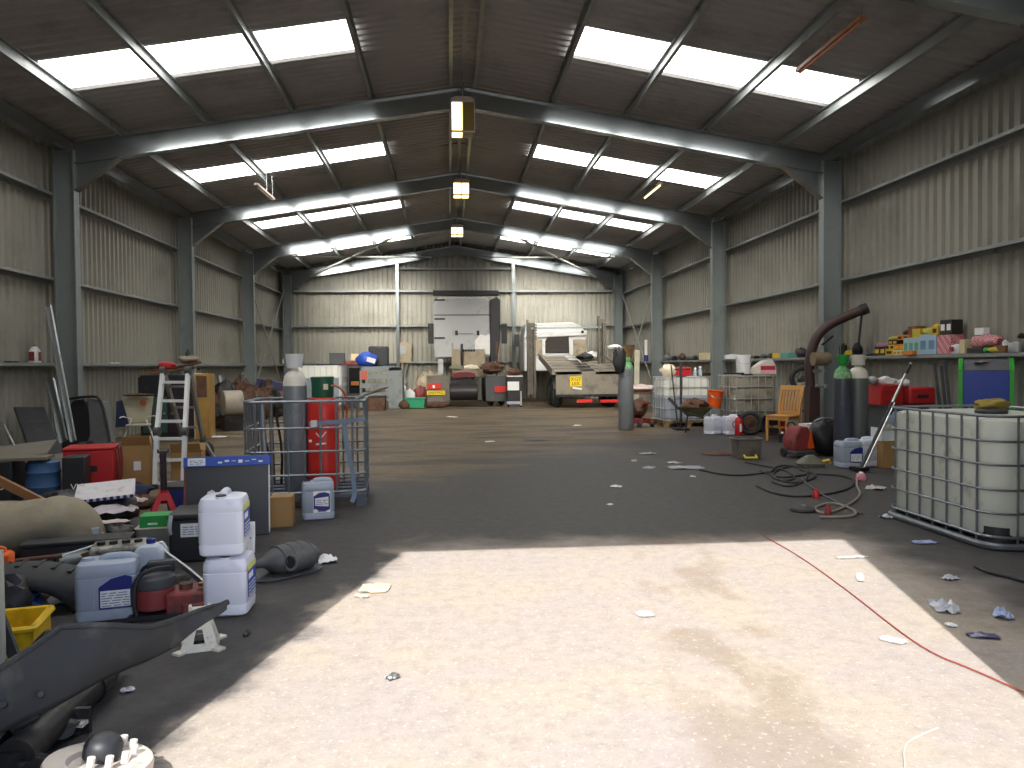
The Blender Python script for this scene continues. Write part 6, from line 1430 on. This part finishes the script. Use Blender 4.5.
# cab
c0, c1 = P(524, 357, Yf), P(587, 322, Yf); zw = P(550, 337, Yf).z
m = MB(); m.prism([(c0.x, 1.2), (c1.x, 1.2), (c1.x, zw+.1), (c1.x-.25, c1.z-.12), (c1.x-.6, c1.z), (c0.x+.1, c1.z-.05), (c0.x, zw)], 1.9, Matrix.Translation((0, Yf, 0))); cb = m.build('cab', WC, t, bev=.06, seg=3)
m = MB(); m.prism([(c0.x-.02, zw-.05), (c1.x, zw+.05), (c1.x-.02, zw+.25), (c0.x+.02, zw+.2)], .1, Matrix.Translation((0, Yf-.1, 0))); m.build('roof_lip', WC, cb, bev=.03)
w0, w1 = P(545, 353, Yf), P(569, 335, Yf)
m = MB(); m.prism([(w0.x, w0.z), (w1.x, w0.z), (w1.x-.02, w1.z), (w0.x+.15, w1.z), (w0.x, w1.z-.25)], .05, Matrix.Translation((0, Yf-.06, 0))); m.build('rear_opening', mt('dark cab inside', '3a3431', .8), cb, bev=.02)
for px, w, mm in ((543.5, .12, WC), (571, .14, WC), (537, .4, BEI), (579, .5, BEI)):
    m = MB(); q = P(px, 345, Yf); m.b2((q.x-w/2, Yf-.08, w0.z-.1), (q.x+w/2, Yf-.01, zw-.1)); m.build('rear_panel', mm, cb, bev=.01)
m = MB(); q = P(582, 332, Yf); m.cyl((q.x, Yf-.12, q.z), (q.x, Yf-.09, q.z), .06, n=10); m.build('marker_lamp', BLACKP, cb)
m = MB(); q = P(524, 341, Yf); m.b2((q.x-.32, Yf+.9, q.z-.2), (q.x-.1, Yf+1.0, q.z+.3)); m.b2((q.x-.15, Yf+.92, q.z), (q.x+.1, Yf+.96, q.z+.06)); m.build('mirror', BLACKP, t)
for k, (px, py, y, w, mm, lab) in enumerate(((592, 348, 27.6, .4, PAPER, 'white and black bundle on the right of the transporter deck'), (585, 358, 27.2, .6, OILY, 'dark folded sheet on the right of the transporter deck'))):
    q = P(px, py, y); m = MB(); f = (y-Yt)/(28.6-Yt); z = zt0+(zt1-zt0)*f; m.blob((q.x, y, z+.17), (w, .4, .26), 80+k, .3, flat=-.44); solo('bundle', m, mm, lab, 'bundle', 'bundles on the transporter')

# ---- cylinder with green shoulder on the floor before the transporter
gas_cylinder('slate gas cylinder with green shoulder and black bag, before the car transporter', P(626, 430, 16.4)*1, .165, 1.52, GASG, GRS, 'gas cylinders', 'valve')
bpy.data.objects['gas_cylinder.003' if 'gas_cylinder.003' in bpy.data.objects else 'gas_cylinder'].location.z = 0
m = MB(); q = P(619, 359, 16.2); m.blob((q.x, 16.15, q.z-.02), (.3, .2, .56), 12, .25); solo('black_sack', m, BLACKP, 'black sack hanging on the green shouldered cylinder before the transporter', 'bag', ang=60)
m = MB(); q = P(612, 347, 16.2); m.blob((q.x+.05, 16.15, q.z), (.3, .14, .1), 3, .3); solo('grey_glove', m, PAPER, 'white glove on top of the hanging black sack', 'glove')
t = thing('trolley_jack', 'dirty red trolley jack standing right of the cylinder before the transporter', 'trolley jack', P(640, 425, 17.2)*1, .3); t.location.z = 0
m = MB(); m.b2((-.14, -.3, .08), (-.09, .3, .2)); m.b2((.09, -.3, .08), (.14, .3, .2)); m.b2((-.14, .2, .06), (.14, .3, .3)); m.build('frame', REDD, t, bev=.01)
m = MB(); m.beam((0, .2, .25), (0, -.24, .55), .1, .06); m.cyl((0, -.26, .55), (0, -.26, .6), .06, n=14); m.build('lift_arm', REDD, t)
m = MB(); m.cyl((0, .28, .25), (.02, .36, 1.1), .02, n=8); m.build('handle', ALUD, t)
for x, y in ((-.17, -.25), (.17, -.25), (-.15, .25), (.15, .25)):
    m = MB(); m.cyl((x-.025, y, .06), (x+.025, y, .06), .06, n=14); m.build('wheel', RUBBER, t)
m = MB(); m.blob((0, .05, .42), (.4, .4, .4), 4, .3); m.build('hydraulic_unit', RUST, t)
# boards by the right brace
for k, (p0, p1, y, w, mm, lab) in enumerate((((636, 392), (637, 350), 24.0, .16, mt('pale timber', 'b8b4a4', .7), 'pale narrow board standing by the right wall brace'), ((629, 385), (627, 345), 30.5, .9, WOODD, 'brown sheet of board standing behind the right wall brace'))):
    a, b = P(*p0, y), P(*p1, y); a.z = 0; m = MB(); m.beam(a, b, .05, w, up=(1, 0, 0)); solo('standing_board', m, mm, lab, 'board')
t = thing('hanging_tube', 'white tube with blue band hanging on the right wall before the third column', 'tube', P(646, 352, 24.5)*1, 0)
m = MB(); m.cyl((0, 0, -.1), (0, 0, .4), .05, n=12); m.build('body', WHITEP, t); m = MB(); m.cyl((0, 0, -.3), (0, 0, -.1), .075, n=12); m.build('blue_band', BLUEL, t)
m = MB(); m.b2((-.02, 0, -.3), (.02, 1.3, -.26)); m.build('bracket', STEELD, t)
m = MB(); q = P(641, 386, 23); m.blob((q.x, 23, q.z-.06), (.9, .5, .22), 17, .2); solo('pale_bundle', m, mt('pinkish paper', 'cdbcb8'), 'pale wrapped bundle on a low bench by the third right column', 'bundle')
m = MB(); m.b2((q.x-.6, 22.7, q.z-.24), (q.x+.6, 23.3, q.z-.17))
for sx in (-.5, .5): m.b2((q.x+sx-.04, 22.8, 0), (q.x+sx+.04, 23.2, q.z-.24))
solo('low_bench', m, RUST, 'rusty brown low bench under the pale bundle by the third right column', 'bench')

# ---- left rear: cabinet, gearbox heap, container, crates
t = thing('dark_cabinet', 'tall dark cabinet behind the ladder at the second left column', 'cabinet', P(166, 420, 16.4)*1, 0); t.location.z = 0
a, b = P(140, 400, 16.4), P(196, 372, 16.4); W = b.x-a.x; x0 = a.x-t.location.x
m = MB(); m.b2((x0, -.0, 0), (x0+W, .7, 1.3)); m.build('body', BLACKP, t, bev=.01)
m = MB(); m.b2((x0+.06, -.02, .1), (x0+W*.48, 0, .85)); dd = m.build('door', mt('dark teal paint', '3f5a55', .5), t); m = MB(); m.cyl((x0+W*.43, -.04, .5), (x0+W*.43, -.02, .5), .025, n=8); m.build('knob', GALV, dd)
m = MB(); m.b2((x0+W*.52, -.02, .1), (x0+W-.06, 0, .85)); dd = m.build('door', mt('dark plum paint', '3b2a35', .5), t); m = MB(); m.cyl((x0+W*.57, -.04, .5), (x0+W*.57, -.02, .5), .025, n=8); m.build('knob', GALV, dd)
m = MB(); m.b2((x0-.02, -.03, .92), (x0+W*.55, -.0, 1.26)); m.build('drawer', BLACKP, t)
for k, (px0, py0, px1, py1, w, mm, lab) in enumerate(((150, 371, 196, 360, .3, WOODD, 'long brown plank on top of the dark cabinet'), (152, 372, 192, 370, .22, REDD, 'dark red bar on top of the dark cabinet'), (172, 368, 200, 362, .25, RUST, 'short rusty plank crossing on the dark cabinet'))):
    p0, p1 = P(px0, py0, 16.7), P(px1, py1, 16.7); p0.z = 1.34+.05*k; p1.z = 1.36+.05*k+(.1 if k != 1 else 0); m = MB(); m.beam(p0, p1, w, .035); solo('plank', m, mm, lab, 'plank', 'planks on the dark cabinet')
m = MB(); q = P(190, 364, 16.8); m.blob((q.x, 16.8, 1.62), (.5, .3, .16), 7, .3); solo('rag_bundle', m, mt('brown rag', '8a7f70', .9), 'brown rag bundle on the planks of the dark cabinet', 'rag')
t = thing('bottle_small', 'small dark bottle on top of the rag bundle at the second left column', 'bottle', (q.x-.06, 16.85, 1.66)); m = MB(); m.lathe([(.05, 0), (.05, .1), (.02, .14), (.02, .18), (0, .18)], 12); m.build('body', BLACKP, t)
t = thing('timber_door_leaf', 'yellow brown wooden door leaf standing on edge beside the dark cabinet', 'door leaf', P(205.5, 412, 16.25)*1, math.radians(8)); t.location.z = 0
m = MB(); m.b2((-.13, -.4, 0), (.13, .4, 1.32)); m.build('leaf', mt('yellow brown wood', 'a8823f', .6, var=.2, dirt='7c5730', dscale=2, damt=.4), t, bev=.01)
m = MB(); m.b2((-.1, -.41, .85), (.1, -.4, 1.28)); m.build('dark_panel', RUST, t)
m = MB(); m.b2((-.15, -.42, 0), (-.13, .42, 1.34)); m.build('edge_strip', mt('pale timber', 'b8b4a4', .7), t)
t = thing('castor', 'small dark trolley wheel on the floor right of the ladder foot', 'wheel', P(206, 449, 12.4)*1, 0); t.location.z = .14
m = MB(); m.torus((0, 0, 0), .1, .04, (.25, 1, 0), 22, 8); m.build('tyre', RUBBER, t); m = MB(); m.cyl((-.01, -.03, 0), (.01, .03, 0), .07, n=14); m.build('rim', RUST, t)
# heap of gearboxes and axles along the left
heap = [(218, 402, 18.5, .8, .9), (232, 405, 19.5, .9, 1.0), (246, 402, 20.3, .8, 1.1), (222, 395, 21.5, 1.0, 1.25), (258, 404, 21.5, 1.0, 1.0), (272, 404, 22.5, 1.0, .9), (240, 392, 23.0, 1.1, 1.3), (262, 398, 24, 1.1, 1.1), (285, 403, 23.5, .9, .8)]
words_ = ('nearest', 'second', 'third', 'fourth', 'fifth', 'sixth', 'seventh', 'eighth', 'furthest')
for k, (px, py, y, w, h) in enumerate(heap):
    q = P(px, py, y); q.x = max(q.x, -6.45)
    t = thing('scrap_gearbox', words_[k]+' oily scrap gearbox in the heap behind the ladder by the left wall', 'gearbox', (q.x, y, 0), k*.9, 'scrap gearboxes by the left wall')
    m = MB(); w *= .72; m.blob((0, 0, h*.42), (w, w*.9, h*.86), 90+k, .3, 18, 11, -.47); m.build('casing', OILY if k % 2 else RUST, t)
    m = MB(); m.cyl((0, -w*.42, h*.5), (.05, -w*.6, h*.52), .16, n=16); m.build('bell_housing', OILY, t)
    m = MB(); m.cyl((w*.2, 0, h*.75), (w*.3, 0, h*.98), .07, n=12); m.build('shaft_end', ALUD if k % 3 == 0 else RUST, t)
t = thing('pale_drum', 'pale round drum lying on its side in the scrap heap by the left wall', 'drum', P(236, 399, 18.0)*1, .5); t.location.z = .62
m = MB(); m.cyl((-.3, 0, 0), (.12, 0, 0), .3, n=24); m.build('shell', mt('dusty pale paint', '9c9488', .6, dirt='6f665c', damt=.4), t, bev=.02); m = MB(); m.cyl((.12, 0, 0), (.14, 0, 0), .24, n=20); m.build('end_face', OILY, t)
m = MB(); m.b2((-.3, -.2, -.62), (.1, .2, -.27)); m.build('cradle', OILY, t)
m = MB(); a, b = P(258, 383, 24.5), P(287, 388, 24.5); m.beam(a, b, .5, .3); m.b2((a.x+.02, 24.4, 0), (a.x+.14, 24.6, a.z-.1)); m.b2((b.x-.14, 24.4, 0), (b.x-.02, 24.6, b.z-.1)); solo('violet_beam', m, mt('dark violet paint', '3c3a5e', .5), 'dark violet painted beam resting on legs behind the gearbox heap', 'beam')
# grey container with white top
t = ibc('caged container with grey lower part behind the gas cylinders near the back wall', P(321, 410, 25.6)*1, 0, 1.55, 1.2, 1.5, IBCW, mt('pale cage tube', 'aab0b8'), .15, 8, 6, [.2, .5, .8, 1.1, 1.48]); t.location.z = 0
m = MB(); m.b2((-.68, -.612, .2), (.68, -.6, 1.08)); m.build('grey_panel', mt('grey blue sheet', '7f8a94', .5), t)
t = thing('red_cabinet', 'dark red topped cabinet beside the far left caged container', 'cabinet', P(350, 405, 27.6)*1, 0); t.location.z = 0
m = MB(); m.b2((-.3, -.3, 0), (.45, .4, 1.5)); m.build('body', DARKG, t, bev=.01)
m = MB(); m.b2((-.36, -.34, 1.5), (.5, .44, 1.66)); m.build('top', REDD, t, bev=.02)
m = MB(); m.b2((.02, -.32, .5), (.4, -.3, 1.4)); m.build('opening_shade_plate', mt('opening_shade', '0c0c0c'), t)  # flat near-black plate paints the shade inside the opening
m = MB(); m.b2((.1, -.4, .78), (.36, -.31, .92)); m.build('orange_part', mt('ochre paint', 'b56a2a'), t)
m = MB(); q = P(337, 358, 25.6); m.b2((q.x-.26, 25.5, 0), (q.x+.26, 25.9, 0)); m = MB(); m.b2((q.x-.24, 25.5, 1.53), (q.x+.24, 25.9, 1.9)); solo('dark_box', m, DARKG, 'dark square box on top of the far left caged container', 'box', bev=.01)
m = MB(); q = P(354, 364, 27.5); m.b2((q.x-.1, 27.5, 1.665), (q.x+.5, 27.7, 1.9)); solo('cream_carton', m, mt('cream card', 'd8c8a0'), 'cream carton on the red topped cabinet', 'carton', bev=.005)
# grey plastic pallets as a crate, with blue bag and black box
t = thing('crate', 'grey slatted crate holding a blue bag near the left gable post', 'crate', P(381, 408, 26.6)*1, 0); t.location.z = 0
GP = mt('grey painted slats', '868c8e', .65, 0, .1, 4, dirt='6a6c6a', damt=.4); 
for z in (.42, .72, 1.02, 1.26):
    m = MB(); m.b2((-.6, -.5, z), (.32, -.46, z+.15)); m.build('slat', GP, t)
    m = MB(); m.b2((-.6, .46, z), (.7, .5, z+.15)); m.build('slat', GP, t)
m = MB(); m.b2((.3, -.52, 0), (.78, .5, 1.3)); m.build('end_panel', GP, t)
m = MB(); m.b2((-.66, -.5, .05), (-.58, .5, 1.3)); m.build('end_panel', GP, t)
m = MB(); m.b2((-.6, -.5, .3), (.32, .5, .38)); m.build('floor_board', GP, t)
m = MB(); m.b2((-.6, -.5, 1.41), (.7, .5, 1.44)); m.build('top_board', GP, t)
m = MB(); m.b2((-.62, -.53, 1.0), (-.4, -.5, 1.3)); m.build('red_sticker', mt('faded red print', 'c0604f'), t)
q = P(367, 365, 26.6); m = MB(); m.blob((q.x, 26.5, 1.68), (.75, .5, .5), 33, .2, flat=-.46); solo('blue_bag', m, BLUEP, 'bright blue bag on the grey slatted crate', 'bag', ang=60)
m = MB(); m.box((q.x+.18, 26.23, 1.66), (.3, .02, .16), (.2, .3, .3)); solo('white_envelope', m, PAPER, 'white envelope leaning on the bright blue bag', 'envelope')
q = P(379, 360, 26.9); m = MB(); m.b2((q.x-.35, 26.7, 1.445), (q.x+.35, 27.0, 2.15)); o = solo('black_machine_box', m, BLACKP, 'black box behind the bright blue bag on the slatted crate', 'box', bev=.06)
m = MB(); q = P(388, 371, 26.4); m.box((q.x, 26.4, 1.455), (.36, .3, .02)); solo('teal_cloth', m, mt('teal cloth', '3f7a94', .8), 'teal cloth on the right corner of the slatted crate', 'cloth')
t = thing('brown_chest', 'low brown steel chest before the grey slatted crate', 'chest', P(375, 409, 25.2)*1, 0); t.location.z = 0
m = MB(); m.b2((-.35, -.25, 0), (.35, .25, .42)); m.build('body', RUST, t, bev=.01); m = MB(); m.b2((-.36, -.26, .42), (.36, .26, .48)); m.build('lid', OILY, t)
# fuse box and cables on the gable wall
t = thing('fuse_box', 'small dusty beige fuse box with conduit on the gable wall beside the left post', 'fuse box', P(405, 352, 31.85)*1, 0)
m = MB(); m.b2((-.28, -.05, -.45), (.28, .12, .4)); m.build('case', BEI, t, bev=.01); m = MB(); m.b2((-.2, -.07, -.1), (.05, -.05, .25)); m.build('cover', ALUD, t)
m = MB(); m.tube([(-.1, .05, -.45), (-.15, .0, -.9), (.05, .0, -1.3), (-.1, .02, -1.6)], .05, 7, smooth=2); m.build('conduit', BEI, t); m = MB(); m.tube([(.1, .05, -.45), (.0, .02, -1.0), (-.2, .02, -1.55)], .04, 7, smooth=1); m.build('conduit', ALUD, t)
# green crate, junk left of the tractor unit
t = thing('green_crate', 'bright green plastic crate on the floor left of the tractor unit', 'crate', P(415, 407, 26.2)*1, 0); t.location.z = 0
GC = mt('emerald plastic', '1f9268', .45); m = MB(); w, d, h = .7, .45, .34
for s in (-1, 1): m.b2((s*w/2, -d/2, 0), (s*(w/2-.02), d/2, h)); m.b2((-w/2, s*d/2, 0), (w/2, s*(d/2-.02), h))
m.b2((-w/2, -d/2, 0), (w/2, d/2, .02)); m.build('body', GC, t)
m = MB(); m.tube([(x, y, h) for x, y in rrect(w+.03, d+.03, .03, 2)], .022, 6, True); m.build('rim', GC, t)
for k, (px, py, y, w, h, mm, lab) in enumerate(((402, 395, 28.6, .45, .9, ALUD, 'pale grey scrap standing left of the green crate'), (410, 397, 27.4, .4, .62, PAPER, 'white scrap behind the green crate'), (421, 396, 28.8, .5, .7, REDD, 'red scrap part behind the green crate'), (404, 404, 26.0, .34, .3, RUST, 'rusty scrap part beside the green crate'),
    (430, 378, 29.4, 1.0, 1.25, BEI, 'dusty folded beige sheet left of the tractor unit'), (399, 404, 27.5, .3, .4, DKGREEN, 'dark green scrap at the foot of the left gable post'))):
    q = P(px, py, y); m = MB(); m.blob((q.x, y, h*.46), (w, w*.8, h), 130+k, .3, 16, 10, -.46); solo('scrap_part', m, mm, lab, 'scrap', 'scrap by the green crate')
m = MB(); q = P(436, 405, 26.4); m.blob((q.x, 26.35, .1), (.9, .3, .22), 8, .4, flat=-.44); solo('brake_scrap', m, RUST, 'rusty brake scrap on the floor under the left tractor mudguard', 'scrap')
for k, (px0, px1, lab) in enumerate(((403, 'l', 'pale pipe standing by the left gable post'), (646/1.6, 'x', ''))):
    if k == 0:
        a, b = P(414, 390, 31.2), P(417, 372, 31.7); a.z = 0; m = MB(); m.cyl(a, b, .05, n=8); solo('pale_pipe', m, BEI, 'pale pipe leaning on the gable wall beside the fuse box', 'pipe')
# ------------------------------------------------------------------ view
vs = SC.view_settings; vs.view_transform = 'Standard'; vs.look = 'None'; vs.exposure = .6; vs.gamma = 1; vs.use_curve_mapping = False
SC.cycles.use_denoising = True
SC.cycles.max_bounces = 8; SC.cycles.diffuse_bounces = 5; SC.cycles.sample_clamp_indirect = 6
bpy.context.view_layer.update()
